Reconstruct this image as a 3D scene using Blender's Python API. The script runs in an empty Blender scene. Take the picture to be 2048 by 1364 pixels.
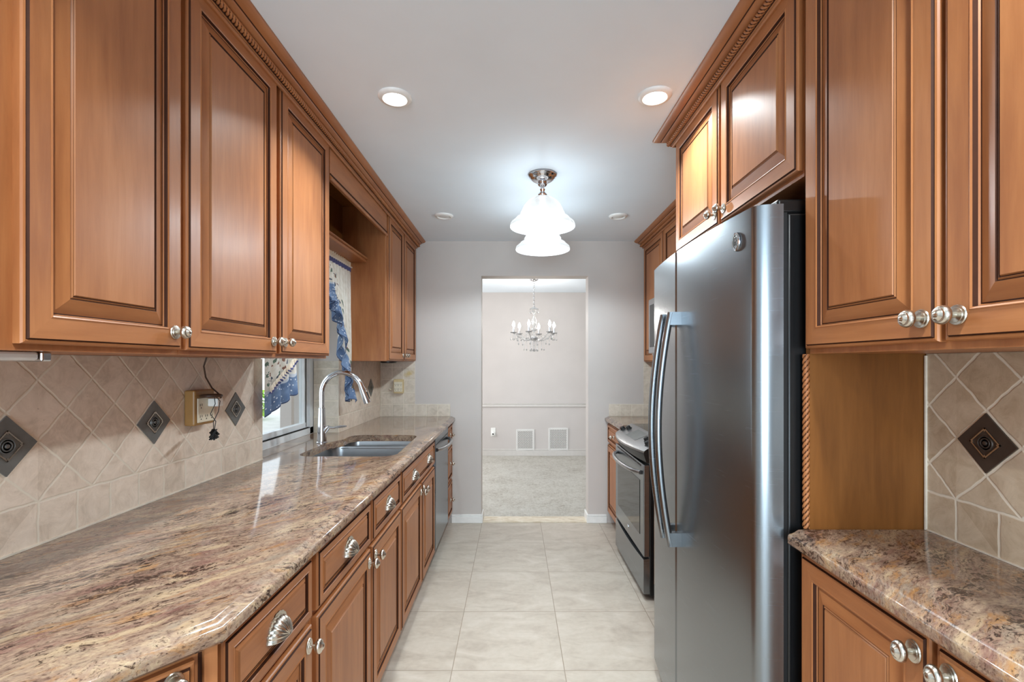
import bpy, bmesh, math, random
from mathutils import Vector, Matrix, geometry
random.seed(7)
PI = math.pi
sc = bpy.context.scene
COL = sc.collection

# ------------------------------------------------------------------ camera, sky, lights, exposure
cam_d = bpy.data.cameras.new('camera')
cam = bpy.data.objects.new('camera', cam_d); COL.objects.link(cam)
cam.location = (0, 0, 1.38); cam.rotation_euler = (PI/2, 0, 0)
cam_d.sensor_fit = 'HORIZONTAL'; cam_d.sensor_width = 36.0
cam_d.lens = 950/2048*36
cam_d.shift_x = -5/2048; cam_d.shift_y = 45/2048
cam_d.clip_start = 0.02
sc.camera = cam
w = bpy.data.worlds.new('world'); sc.world = w; w.use_nodes = True
bg = w.node_tree.nodes['Background']
bg.inputs[0].default_value = (0.86, 0.93, 1.0, 1); bg.inputs[1].default_value = 1.5
sc.view_settings.view_transform = 'Standard'; sc.view_settings.look = 'None'
sc.view_settings.gamma = 1.0; sc.view_settings.use_curve_mapping = False
sc.view_settings.exposure = 0.70
sc.cycles.max_bounces = 10; sc.cycles.diffuse_bounces = 5; sc.cycles.glossy_bounces = 5
sc.cycles.sample_clamp_indirect = 4.0; sc.cycles.use_denoising = True
sc.cycles.caustics_reflective = False; sc.cycles.caustics_refractive = False

def area(name, loc, rot, sx, sy, power, col=(1, 1, 1), shape='RECTANGLE'):
    d = bpy.data.lights.new(name, 'AREA'); d.shape = shape; d.size = sx; d.size_y = sy
    d.energy = power; d.color = col
    o = bpy.data.objects.new(name, d); o.location = loc; o.rotation_euler = rot; COL.objects.link(o)
    return o
# daylight at the windows of the room behind the camera; an unseen fill lamp is added beside the dining room
area('daylight_breakfast_window', (-0.45, -3.42, 1.2), (PI/2, 0, 0), 1.7, 2.1, 84, (0.73, 0.93, 1.09))
area('dining_fill_light', (-2.12, 5.7, 1.45), (0, -PI/2, 0), 1.5, 1.7, 27, (0.95, 0.97, 0.99))

# ------------------------------------------------------------------ material helpers
def srgb(r, g, b, a=1):
    f = lambda c: (c/255/12.92) if c/255 <= 0.04045 else ((c/255+0.055)/1.055)**2.4
    return (f(r), f(g), f(b), a)

class NT:
    def __init__(s, name):
        s.m = bpy.data.materials.new(name); s.m.use_nodes = True
        s.t = s.m.node_tree; s.b = s.t.nodes['Principled BSDF']
    def n(s, typ, **kw):
        nd = s.t.nodes.new(typ)
        for k, v in kw.items(): setattr(nd, k, v)
        return nd
    def l(s, a, b): s.t.links.new(a, b)
    def put(s, sock, v):
        if isinstance(v, (int, float)): sock.default_value = v
        elif isinstance(v, tuple): sock.default_value = v
        else: s.l(v, sock)
    def math(s, op, a, b=0.0, c=None, clamp=False):
        nd = s.n('ShaderNodeMath', operation=op); nd.use_clamp = clamp
        s.put(nd.inputs[0], a); s.put(nd.inputs[1], b)
        if c is not None: s.put(nd.inputs[2], c)
        return nd.outputs[0]
    def mix(s, f, a, b, blend='MIX'):
        nd = s.n('ShaderNodeMix', data_type='RGBA', blend_type=blend)
        s.put(nd.inputs[0], f); s.put(nd.inputs[6], a); s.put(nd.inputs[7], b)
        return nd.outputs[2]
    def noise(s, vec, scale, detail=4, rough=0.5, dist=0.0, out=0):
        nd = s.n('ShaderNodeTexNoise')
        nd.inputs['Scale'].default_value = scale; nd.inputs['Detail'].default_value = detail
        nd.inputs['Roughness'].default_value = rough; nd.inputs['Distortion'].default_value = dist
        if vec is not None: s.l(vec, nd.inputs['Vector'])
        return nd.outputs[out]
    def ramp(s, f, stops, interp='LINEAR'):
        nd = s.n('ShaderNodeValToRGB'); cr = nd.color_ramp; cr.interpolation = interp
        while len(cr.elements) > 1: cr.elements.remove(cr.elements[-1])
        cr.elements[0].position, cr.elements[0].color = stops[0]
        for p, c in stops[1:]:
            e = cr.elements.new(p); e.color = c
        s.l(f, nd.inputs[0]); return nd.outputs[0]
    def pos(s): return s.n('ShaderNodeNewGeometry').outputs['Position']
    def obj(s, rnd=True):
        o = s.n('ShaderNodeTexCoord').outputs['Object']
        if not rnd: return o
        r = s.n('ShaderNodeObjectInfo').outputs['Random']
        k = s.math('MULTIPLY', r, 17.3)
        ad = s.n('ShaderNodeVectorMath', operation='ADD'); s.l(o, ad.inputs[0]); s.l(k, ad.inputs[1])
        return ad.outputs[0]
    def mapping(s, vec, scale=(1, 1, 1), rot=(0, 0, 0), loc=(0, 0, 0)):
        nd = s.n('ShaderNodeMapping'); s.l(vec, nd.inputs[0])
        nd.inputs['Scale'].default_value = scale; nd.inputs['Rotation'].default_value = rot
        nd.inputs['Location'].default_value = loc
        return nd.outputs[0]
    def sep(s, vec):
        nd = s.n('ShaderNodeSeparateXYZ'); s.l(vec, nd.inputs[0]); return nd.outputs
    def comb(s, x, y, z):
        nd = s.n('ShaderNodeCombineXYZ')
        for i, v in enumerate((x, y, z)): s.put(nd.inputs[i], v)
        return nd.outputs[0]
    def bump(s, h, strength=0.3, dist=0.01):
        nd = s.n('ShaderNodeBump'); nd.inputs['Strength'].default_value = strength
        nd.inputs['Distance'].default_value = dist
        s.l(h, nd.inputs['Height']); s.l(nd.outputs[0], s.b.inputs['Normal'])
    def set(s, color=None, rough=None, metal=None, spec=None, coat=None, coat_r=None, aniso=None):
        for k, v in (('Base Color', color), ('Roughness', rough), ('Metallic', metal), ('Specular IOR Level', spec),
                     ('Coat Weight', coat), ('Coat Roughness', coat_r), ('Anisotropic', aniso)):
            if v is not None: s.put(s.b.inputs[k], v)
        return s.m

def simple(name, rgb, rough=0.5, metal=0.0, var=0.04, scale=30, **kw):
    t = NT(name); c = srgb(*rgb)
    nz = t.noise(t.obj(), scale, 3)
    dark = tuple(x*(1-var*3) for x in c[:3])+(1,); lite = tuple(min(1, x*(1+var*3)) for x in c[:3])+(1,)
    return t.set(t.ramp(nz, [(0.3, dark), (0.7, lite)]), rough, metal, **kw)

def emit(name, rgb, strength, base=(0.9, 0.9, 0.9, 1)):
    t = NT(name); t.set(base, 0.4)
    t.b.inputs['Emission Color'].default_value = rgb+(1,) if len(rgb) == 3 else rgb
    t.b.inputs['Emission Strength'].default_value = strength
    return t.m

def wood(name, vert=True, dark=1.0, tone=((142, 86, 51), (162, 103, 62), (173, 113, 69), (186, 127, 82))):
    t = NT(name); o = t.obj()
    sc1 = (13, 13, 1.3) if vert else (1.3, 1.3, 13)
    sc2 = (3.5, 3.5, 1.1) if vert else (1.1, 1.1, 3.5)
    g = t.noise(t.mapping(o, sc1), 3.2, 6, 0.62, 0.35)
    bl = t.noise(t.mapping(o, sc2), 1.6, 3, 0.5, 0.6)
    f = t.math('ADD', t.math('MULTIPLY', g, 0.5), t.math('MULTIPLY', bl, 0.5))
    c = lambda r, g_, b: tuple(x*dark for x in srgb(r, g_, b)[:3])+(1,)
    col = t.ramp(f, [(p, c(*q)) for p, q in zip((0.28, 0.45, 0.57, 0.76), tone)])
    fine = t.noise(t.mapping(o, (160, 160, 5) if vert else (5, 5, 160)), 2.0, 2)
    col = t.mix(t.math('MULTIPLY', t.math('SUBTRACT', fine, 0.5), 0.22, clamp=True), col, c(112, 62, 32))
    return t.set(col, 0.40, 0.0, 0.32, 0.07, 0.22)

WV = wood('maple_vertical'); WH = wood('maple_horizontal', False)
GZ = simple('dark_glaze', (62, 32, 17), 0.65, spec=0.2)
WSH = wood('maple_panel_shaded', True, 1.0, ((100, 58, 22), (120, 73, 31), (130, 81, 37), (142, 91, 44)))  # amber maple, darkened further in place of the shade that falls on it
def metal(name, rgb, rough, brush=None, aniso=0.0, var=0.08):
    t = NT(name); o = t.obj()
    nz = t.noise(t.mapping(o, brush if brush else (20, 20, 20)), 3.0, 3)
    c = srgb(*rgb)
    t.set(c, None, 1.0, aniso=aniso)
    t.l(t.math('ADD', t.math('MULTIPLY', nz, var), rough-var/2), t.b.inputs['Roughness'])
    return t.m
STEEL = metal('brushed_steel', (172, 172, 173), 0.30, (2, 2, 260))
STEELH = metal('brushed_steel_dark', (138, 143, 147), 0.27, (1.5, 1.5, 300), 0.0, 0.018)
SINKM = metal('sink_steel', (170, 172, 174), 0.30, (8, 120, 8))
CHROME = metal('chrome', (215, 215, 218), 0.10)
NICKEL = metal('satin_nickel', (205, 198, 186), 0.24)
PEWTER = simple('pewter', (112, 112, 109), 0.4, 0.35)
BLACK = simple('black_enamel', (14, 14, 15), 0.35)
BLKGL = simple('black_glass', (10, 10, 11), 0.06)
RUBBER = simple('black_rubber', (18, 17, 17), 0.6)
WPAINT = simple('white_paint', (236, 234, 230), 0.45, var=0.01)
DTRIM = simple('dining_trim_paint', (202, 196, 190), 0.5, var=0.01)
WALLM = simple('wall_paint', (200, 192, 186), 0.6, var=0.008, scale=4)
DINEM = simple('dining_wall_paint', (196, 188, 183), 0.6, var=0.008, scale=4)
CEILM = simple('ceiling_paint', (232, 241, 249), 0.7, var=0.006, scale=3)
VINYL = simple('window_vinyl', (222, 226, 228), 0.35, var=0.01)
IVORY = simple('ivory_plastic', (206, 184, 138), 0.4, var=0.02)
TANPL = simple('tan_plastic', (150, 112, 62), 0.45, var=0.02)
CREAMPL = simple('cream_plastic', (226, 216, 192), 0.35, var=0.01)
WHITEPL = simple('white_plastic', (235, 233, 228), 0.35, var=0.01)
BROWNPL = simple('brown_cord', (62, 40, 26), 0.45)
DARK = simple('dark_slot', (34, 28, 22), 0.6)
GROUTLINE = simple('caulk', (226, 216, 200), 0.6)

# ---- tiles ---------------------------------------------------------------
def tile_wall(name, ua, u0, zb, pitch, upitch, z0, diag=True, col=((212, 194, 175), (232, 216, 199)), stain=None):
    t = NT(name); P = t.pos(); x = t.sep(P)
    wob = t.n('ShaderNodeTexNoise'); wob.inputs['Scale'].default_value = 26; wob.inputs['Detail'].default_value = 2
    t.l(P, wob.inputs['Vector']); ws = t.sep(wob.outputs['Color'])
    u = t.math('ADD', x[ua], t.math('MULTIPLY', t.math('SUBTRACT', ws[0], 0.5), 0.008))
    z = t.math('ADD', x[2], t.math('MULTIPLY', t.math('SUBTRACT', ws[1], 0.5), 0.008))
    def cell(a, pit):          # distance in metres to the nearest grout line and the index
        fr = t.math('SUBTRACT', a, t.math('FLOOR', a))
        d = t.math('MULTIPLY', t.math('MINIMUM', fr, t.math('SUBTRACT', 1.0, fr)), pit)
        return d, t.math('FLOOR', a)
    su, iu = cell(t.math('DIVIDE', t.math('SUBTRACT', u, u0), upitch), upitch)
    if diag:
        a = t.math('DIVIDE', t.math('SUBTRACT', u, u0), pitch); b = t.math('DIVIDE', t.math('SUBTRACT', z, zb), pitch)
        d1, i1 = cell(t.math('ADD', a, b), pitch*0.707); d2, i2 = cell(t.math('SUBTRACT', a, b), pitch*0.707)
        dd = t.math('MINIMUM', d1, d2)
        up = t.math('GREATER_THAN', z, zb)
        bd = t.math('ABSOLUTE', t.math('SUBTRACT', z, zb))
        low = t.math('MINIMUM', su, bd); hi = t.math('MINIMUM', dd, bd)
        d = t.math('ADD', t.math('MULTIPLY', up, hi), t.math('MULTIPLY', t.math('SUBTRACT', 1.0, up), low))
        idx = t.comb(t.math('MULTIPLY', up, i1), t.math('MULTIPLY', up, i2), t.math('MULTIPLY', t.math('SUBTRACT', 1.0, up), iu))
    else:
        d2, i2 = cell(t.math('DIVIDE', t.math('SUBTRACT', z, z0), pitch), pitch)
        d = t.math('MINIMUM', su, d2); idx = t.comb(iu, i2, 0.0)
    gw = 0.0026
    mask = t.math('SUBTRACT', 1.0, t.math('DIVIDE', t.math('SUBTRACT', d, gw*0.6), gw, clamp=True), clamp=True)
    wn = t.n('ShaderNodeTexWhiteNoise'); t.l(idx, wn.inputs['Vector'])
    nz = t.noise(P, 17, 8, 0.72, 0.9)
    f = t.math('ADD', t.math('MULTIPLY', nz, 0.85), t.math('MULTIPLY', wn.outputs['Value'], 0.15))
    col_ = t.ramp(f, [(0.34, srgb(*[c-10 for c in col[0]])), (0.5, srgb(*[(a+b)//2 for a, b in zip(*col)])), (0.66, srgb(*[c+4 for c in col[1]]))])
    pit = t.math('LESS_THAN', t.noise(P, 130, 2), 0.27)
    col_ = t.mix(t.math('MULTIPLY', pit, 0.35), col_, srgb(150, 124, 98))
    col_ = t.mix(mask, col_, srgb(226, 215, 197))
    if stain:                      # a smear with a shape of its own: centre, direction, half length, half width, colour
        a0, b0, ang, hl, hw, sc_ = stain
        pa = t.math('SUBTRACT', x[ua], a0); pb = t.math('SUBTRACT', x[2], b0)
        e1 = t.math('DIVIDE', t.math('ADD', t.math('MULTIPLY', pa, math.cos(ang)), t.math('MULTIPLY', pb, math.sin(ang))), hl)
        e2 = t.math('DIVIDE', t.math('SUBTRACT', t.math('MULTIPLY', pb, math.cos(ang)), t.math('MULTIPLY', pa, math.sin(ang))), hw)
        rr = t.math('ADD', t.math('ADD', t.math('MULTIPLY', e1, e1), t.math('MULTIPLY', e2, e2)), t.math('MULTIPLY', t.math('SUBTRACT', t.noise(P, 60, 4), 0.5), 1.2))
        col_ = t.mix(t.math('MULTIPLY', t.math('SUBTRACT', 1.0, rr, clamp=True), 0.75, clamp=True), col_, srgb(*sc_))
    t.bump(t.math('SUBTRACT', t.math('MULTIPLY', nz, 0.12), t.math('MULTIPLY', mask, 0.6)), 0.5, 0.003)
    return t.set(col_, 0.42)
TILE_L = tile_wall('tumbled_tile_left', 1, 1.196, 1.032, 0.153, 0.1071, 0.922, stain=(1.672, 1.080, 0.42, 0.075, 0.011, (150, 118, 88)))
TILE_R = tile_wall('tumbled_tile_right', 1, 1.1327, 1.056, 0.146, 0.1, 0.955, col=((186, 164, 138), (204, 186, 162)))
TILE_E = tile_wall('tumbled_tile_square', 0, -0.958, 0, 0.106, 0.0985, 0.922, False, ((204, 190, 172), (220, 208, 192)), (-0.915, 1.292, 0.35, 0.055, 0.028, (196, 168, 96)))
TILE_V = tile_wall('tumbled_tile_reveal', 0, -1.16, 0, 0.106, 0.18, 0.922, False, ((200, 190, 172), (214, 204, 190)))

def floor_tile():
    t = NT('floor_tile'); P = t.pos(); x = t.sep(P)
    ds = []; ids = []
    for ax, o in ((0, -0.281), (1, 3.653)):
        a = t.math('DIVIDE', t.math('SUBTRACT', x[ax], o), 0.506)
        fr = t.math('SUBTRACT', a, t.math('FLOOR', a))
        ds.append(t.math('MULTIPLY', t.math('MINIMUM', fr, t.math('SUBTRACT', 1.0, fr)), 0.506)); ids.append(t.math('FLOOR', a))
    d = t.math('MINIMUM', ds[0], ds[1])
    mask = t.math('SUBTRACT', 1.0, t.math('DIVIDE', t.math('SUBTRACT', d, 0.0012), 0.0014, clamp=True), clamp=True)
    wn = t.n('ShaderNodeTexWhiteNoise'); t.l(t.comb(ids[0], ids[1], 0.0), wn.inputs['Vector'])
    off = t.n('ShaderNodeVectorMath', operation='ADD'); t.l(P, off.inputs[0])
    sh = t.n('ShaderNodeVectorMath', operation='SCALE'); t.l(wn.outputs['Color'], sh.inputs[0]); sh.inputs['Scale'].default_value = 9.0
    t.l(sh.outputs[0], off.inputs[1])
    n1 = t.noise(t.mapping(off.outputs[0], (1, 2.2, 1)), 4.5, 7, 0.62, 0.8); n2 = t.noise(off.outputs[0], 38, 4)
    f = t.math('ADD', t.math('MULTIPLY', n1, 0.8), t.math('MULTIPLY', n2, 0.2))
    col = t.ramp(f, [(0.3, srgb(166, 153, 140)), (0.5, srgb(186, 175, 161)), (0.7, srgb(199, 189, 177))])
    col = t.mix(mask, col, srgb(150, 136, 120))
    t.bump(t.math('SUBTRACT', t.math('MULTIPLY', n1, 0.15), mask), 0.3, 0.002)
    return t.set(col, 0.42)
FLOORM = floor_tile()

def granite(name, ang, gold=0.5, base=1.0):
    t = NT(name); P = t.pos()
    R = t.mapping(P, (1, 1, 1), (0, 0, ang))
    w1 = t.n('ShaderNodeTexNoise'); w1.inputs['Scale'].default_value = 2.2; w1.inputs['Detail'].default_value = 4
    t.l(R, w1.inputs['Vector'])
    wv = t.n('ShaderNodeVectorMath', operation='SCALE'); wv.inputs['Scale'].default_value = 0.22
    t.l(w1.outputs['Color'], wv.inputs[0])
    ad = t.n('ShaderNodeVectorMath', operation='ADD'); t.l(R, ad.inputs[0]); t.l(wv.outputs[0], ad.inputs[1])
    W = ad.outputs[0]
    big = t.noise(t.mapping(W, (1.6, 5.5, 5)), 2.4, 8, 0.70, 0.8)
    med = t.noise(t.mapping(W, (7, 18, 16)), 3.0, 7, 0.74, 1.0)
    grain = t.noise(t.mapping(W, (28, 60, 50)), 3.0, 4, 0.7)
    f = t.math('ADD', t.math('MULTIPLY', big, 0.42), t.math('ADD', t.math('MULTIPLY', med, 0.36), t.math('MULTIPLY', grain, 0.22)))
    col = t.ramp(f, [(0.37, srgb(80, 60, 55)), (0.43, srgb(124, 102, 92)), (0.475, srgb(150, 128, 115)), (0.52, srgb(170, 148, 132)),
                     (0.57, srgb(188, 168, 145)), (0.65, srgb(212, 198, 170))])
    lim = lambda v, th, k, mx: t.math('MULTIPLY', t.math('MULTIPLY', t.math('SUBTRACT', v, th), k, clamp=True), mx)
    mv = t.noise(t.mapping(W, (2.0, 10, 8), loc=(3, 7, 1)), 2.4, 7, 0.7)
    col = t.mix(lim(mv, 0.51, 7, 0.62), col, srgb(140, 102, 98))
    gy = t.noise(t.mapping(W, (2.2, 10, 8), loc=(13, 3, 6)), 2.2, 7, 0.7)
    col = t.mix(lim(gy, 0.54, 8, 0.7), col, srgb(156, 148, 138))
    og = t.noise(t.mapping(W, (3.0, 11, 9), loc=(9, 2, 4)), 2.2, 7, 0.7)
    col = t.mix(lim(og, 0.60-0.06*gold, 9, 0.7), col, srgb(182, 132, 76))
    cr = t.noise(t.mapping(W, (1.5, 10, 8), loc=(1, 5, 8)), 1.7, 3, 0.5)
    col = t.mix(lim(cr, 0.62, 16, 0.8), col, srgb(198, 178, 150))
    sp = t.noise(t.mapping(W, (18, 42, 40)), 2.4, 6, 0.75, 0.6)
    spl = t.noise(t.mapping(W, (2.2, 8, 7), loc=(4, 4, 0)), 2.0, 4)
    thr = t.math('ADD', sp, t.math('MULTIPLY', t.math('SUBTRACT', spl, 0.5), 0.5))
    col = t.mix(lim(thr, 0.555, 16, 0.88), col, srgb(52, 38, 36))
    sp2 = t.noise(t.mapping(W, (40, 100, 80), loc=(2, 2, 2)), 2.4, 4, 0.65)
    col = t.mix(lim(sp2, 0.55, 10, 0.7), col, srgb(84, 64, 58))
    sp3 = t.noise(t.mapping(W, (30, 80, 70), loc=(6, 1, 2)), 2.4, 4, 0.65)
    col = t.mix(lim(sp3, 0.60, 9, 0.45), col, srgb(208, 194, 172))
    if base != 1.0: col = t.mix(1.0, col, (base, base*0.93, base*0.84, 1), 'MULTIPLY')
    return t.set(col, 0.10, 0.0, 0.5, 0.3, 0.03)
GRAN = granite('granite_left', -math.radians(52), 0.75, 0.80)
GRAN_R = granite('granite_right', -math.radians(35), 1.35, 0.80)

def carpet():
    t = NT('shag_carpet'); P = t.pos()
    n1 = t.noise(P, 26, 6, 0.75, 1.2); n2 = t.noise(P, 3.5, 3); n3 = t.noise(P, 120, 3)
    f = t.math('ADD', t.math('MULTIPLY', n1, 0.6), t.math('ADD', t.math('MULTIPLY', n2, 0.2), t.math('MULTIPLY', n3, 0.2)))
    t.bump(f, 1.0, 0.03)
    return t.set(t.ramp(f, [(0.36, srgb(168, 158, 144)), (0.5, srgb(206, 200, 189)), (0.66, srgb(224, 220, 211))]), 0.95)
CARPET = carpet()

def marble():
    t = NT('threshold_marble'); n = t.noise(t.mapping(t.pos(), (3, 9, 3)), 3, 6, 0.6, 1.0)
    return t.set(t.ramp(n, [(0.35, srgb(196, 178, 150)), (0.6, srgb(226, 214, 194))]), 0.35)
MARBLE = marble()

def cloth():
    t = NT('printed_curtain'); uv = t.n('ShaderNodeUVMap'); uv.uv_map = 'UVMap'
    x = t.sep(uv.outputs[0]); u = x[0]; v = x[1]           # metres along the cloth, metres above the hem
    P = t.comb(u, v, 0.0)
    nz = t.noise(P, 40, 4)
    cream = t.ramp(nz, [(0.3, srgb(226, 218, 204)), (0.7, srgb(246, 242, 234))])
    cell = t.n('ShaderNodeTexVoronoi'); cell.inputs['Scale'].default_value = 30
    wn_ = t.n('ShaderNodeTexNoise'); wn_.inputs['Scale'].default_value = 70; wn_.inputs['Detail'].default_value = 2; t.l(P, wn_.inputs['Vector'])
    ws_ = t.n('ShaderNodeVectorMath', operation='SCALE'); ws_.inputs['Scale'].default_value = 0.022; t.l(wn_.outputs['Color'], ws_.inputs[0])
    wa_ = t.n('ShaderNodeVectorMath', operation='ADD'); t.l(P, wa_.inputs[0]); t.l(ws_.outputs[0], wa_.inputs[1])
    t.l(wa_.outputs[0], cell.inputs['Vector'])
    wob = t.math('MULTIPLY', t.math('SUBTRACT', t.noise(P, 9, 2), 0.5), 0.06)
    vv = t.math('ADD', v, wob)
    motif = t.math('MULTIPLY', t.math('LESS_THAN', cell.outputs['Distance'], 0.36),
                   t.math('LESS_THAN', t.math('ABSOLUTE', t.math('SUBTRACT', vv, 0.19)), 0.062))
    rndc = t.ramp(t.sep(cell.outputs['Color'])[0], [(0.0, srgb(92, 98, 112)), (0.4, srgb(150, 112, 98)), (0.7, srgb(104, 122, 108))], 'CONSTANT')
    col = t.mix(motif, cream, rndc)
    dots = t.n('ShaderNodeTexVoronoi'); dots.inputs['Scale'].default_value = 62; t.l(P, dots.inputs['Vector'])
    blue = t.mix(t.math('LESS_THAN', dots.outputs['Distance'], 0.24), t.ramp(t.noise(P, 14, 3), [(0.35, srgb(92, 114, 150)), (0.65, srgb(134, 156, 186))]), srgb(226, 232, 240))
    col = t.mix(t.math('LESS_THAN', vv, 0.105), col, blue)
    col = t.mix(t.math('LESS_THAN', t.math('ABSOLUTE', t.math('SUBTRACT', vv, 0.108)), 0.006), col, srgb(206, 212, 222))
    col = t.mix(t.math('LESS_THAN', v, 0.006), col, srgb(66, 76, 104))
    t.set(col, 0.85)
    tr = t.n('ShaderNodeBsdfTranslucent'); t.l(col, tr.inputs[0])
    ms = t.n('ShaderNodeMixShader'); ms.inputs[0].default_value = 0.35
    t.l(t.b.outputs[0], ms.inputs[1]); t.l(tr.outputs[0], ms.inputs[2])
    t.l(ms.outputs[0], t.t.nodes['Material Output'].inputs[0])
    return t.m
CLOTH = cloth()
NAVY = simple('navy_band', (84, 88, 134), 0.85); CREAMC = simple('cream_cloth', (232, 220, 200), 0.85)

def glass(name, tint=(0.96, 0.98, 0.98, 1), refl=0.08):
    t = NT(name)
    tr = t.n('ShaderNodeBsdfTransparent'); tr.inputs[0].default_value = tint
    gl = t.n('ShaderNodeBsdfGlossy'); gl.inputs[1].default_value = 0.02
    ms = t.n('ShaderNodeMixShader'); ms.inputs[0].default_value = refl
    t.l(tr.outputs[0], ms.inputs[1]); t.l(gl.outputs[0], ms.inputs[2])
    t.l(ms.outputs[0], t.t.nodes['Material Output'].inputs[0]); return t.m
GLASS = glass('window_glass'); 
def crystal():
    t = NT('crystal'); t.set((0.72, 0.72, 0.71, 1), 0.04, 0.0, 0.8)
    t.b.inputs['Transmission Weight'].default_value = 0.75; t.b.inputs['IOR'].default_value = 1.5
    return t.m
CRYST = crystal()
def shade_glass():
    t = NT('lit_frosted_glass'); n = t.noise(t.obj(), 7, 4, 0.6, 1.0)
    c = t.ramp(n, [(0.3, (0.09, 0.09, 0.09, 1)), (0.7, (0.13, 0.13, 0.13, 1))])
    t.set(c, 0.25)
    t.b.inputs['Emission Color'].default_value = (0.97, 1.0, 1.0, 1); t.b.inputs['Emission Strength'].default_value = 0.38
    tr = t.n('ShaderNodeBsdfTransparent'); tr.inputs[0].default_value = (0.95, 0.97, 0.97, 1)
    ms = t.n('ShaderNodeMixShader'); ms.inputs[0].default_value = 0.15
    t.l(t.b.outputs[0], ms.inputs[1]); t.l(tr.outputs[0], ms.inputs[2])
    t.l(ms.outputs[0], t.t.nodes['Material Output'].inputs[0])
    return t.m
SHADE = shade_glass()
BULB = emit('lit_bulb', (1.0, 0.96, 0.9), 9.0)
CANDLE = emit('lit_candle_bulb', (1.0, 0.95, 0.86), 14.0)
LENS = emit('lit_lens', (1.0, 0.98, 0.94), 7.0)
LENSOFF = simple('unlit_lens', (226, 226, 224), 0.35, var=0.01)

# ------------------------------------------------------------------ mesh builder
class Frame:                     # local axes u, v, n placed at an origin
    def __init__(s, o, u, v, n): s.o, s.u, s.v, s.n = Vector(o), Vector(u), Vector(v), Vector(n)
    def __call__(s, a, b, c=0.0): return s.o+s.u*a+s.v*b+s.n*c
    def at(s, a, b, c=0.0): return Frame(s(a, b, c), s.u, s.v, s.n)
def FR_L(x, y=0, z=0): return Frame((x, y, z), (0, 1, 0), (0, 0, 1), (1, 0, 0))      # faces +X
def FR_R(x, y=0, z=0): return Frame((x, y, z), (0, -1, 0), (0, 0, 1), (-1, 0, 0))    # faces -X
def FR_C(x, y=0, z=0): return Frame((x, y, z), (1, 0, 0), (0, 0, 1), (0, -1, 0))     # faces the camera
def FR_UP(x, y, z): return Frame((x, y, z), (1, 0, 0), (0, 1, 0), (0, 0, 1))
def FR_DN(x, y, z): return Frame((x, y, z), (1, 0, 0), (0, -1, 0), (0, 0, -1))

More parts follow.
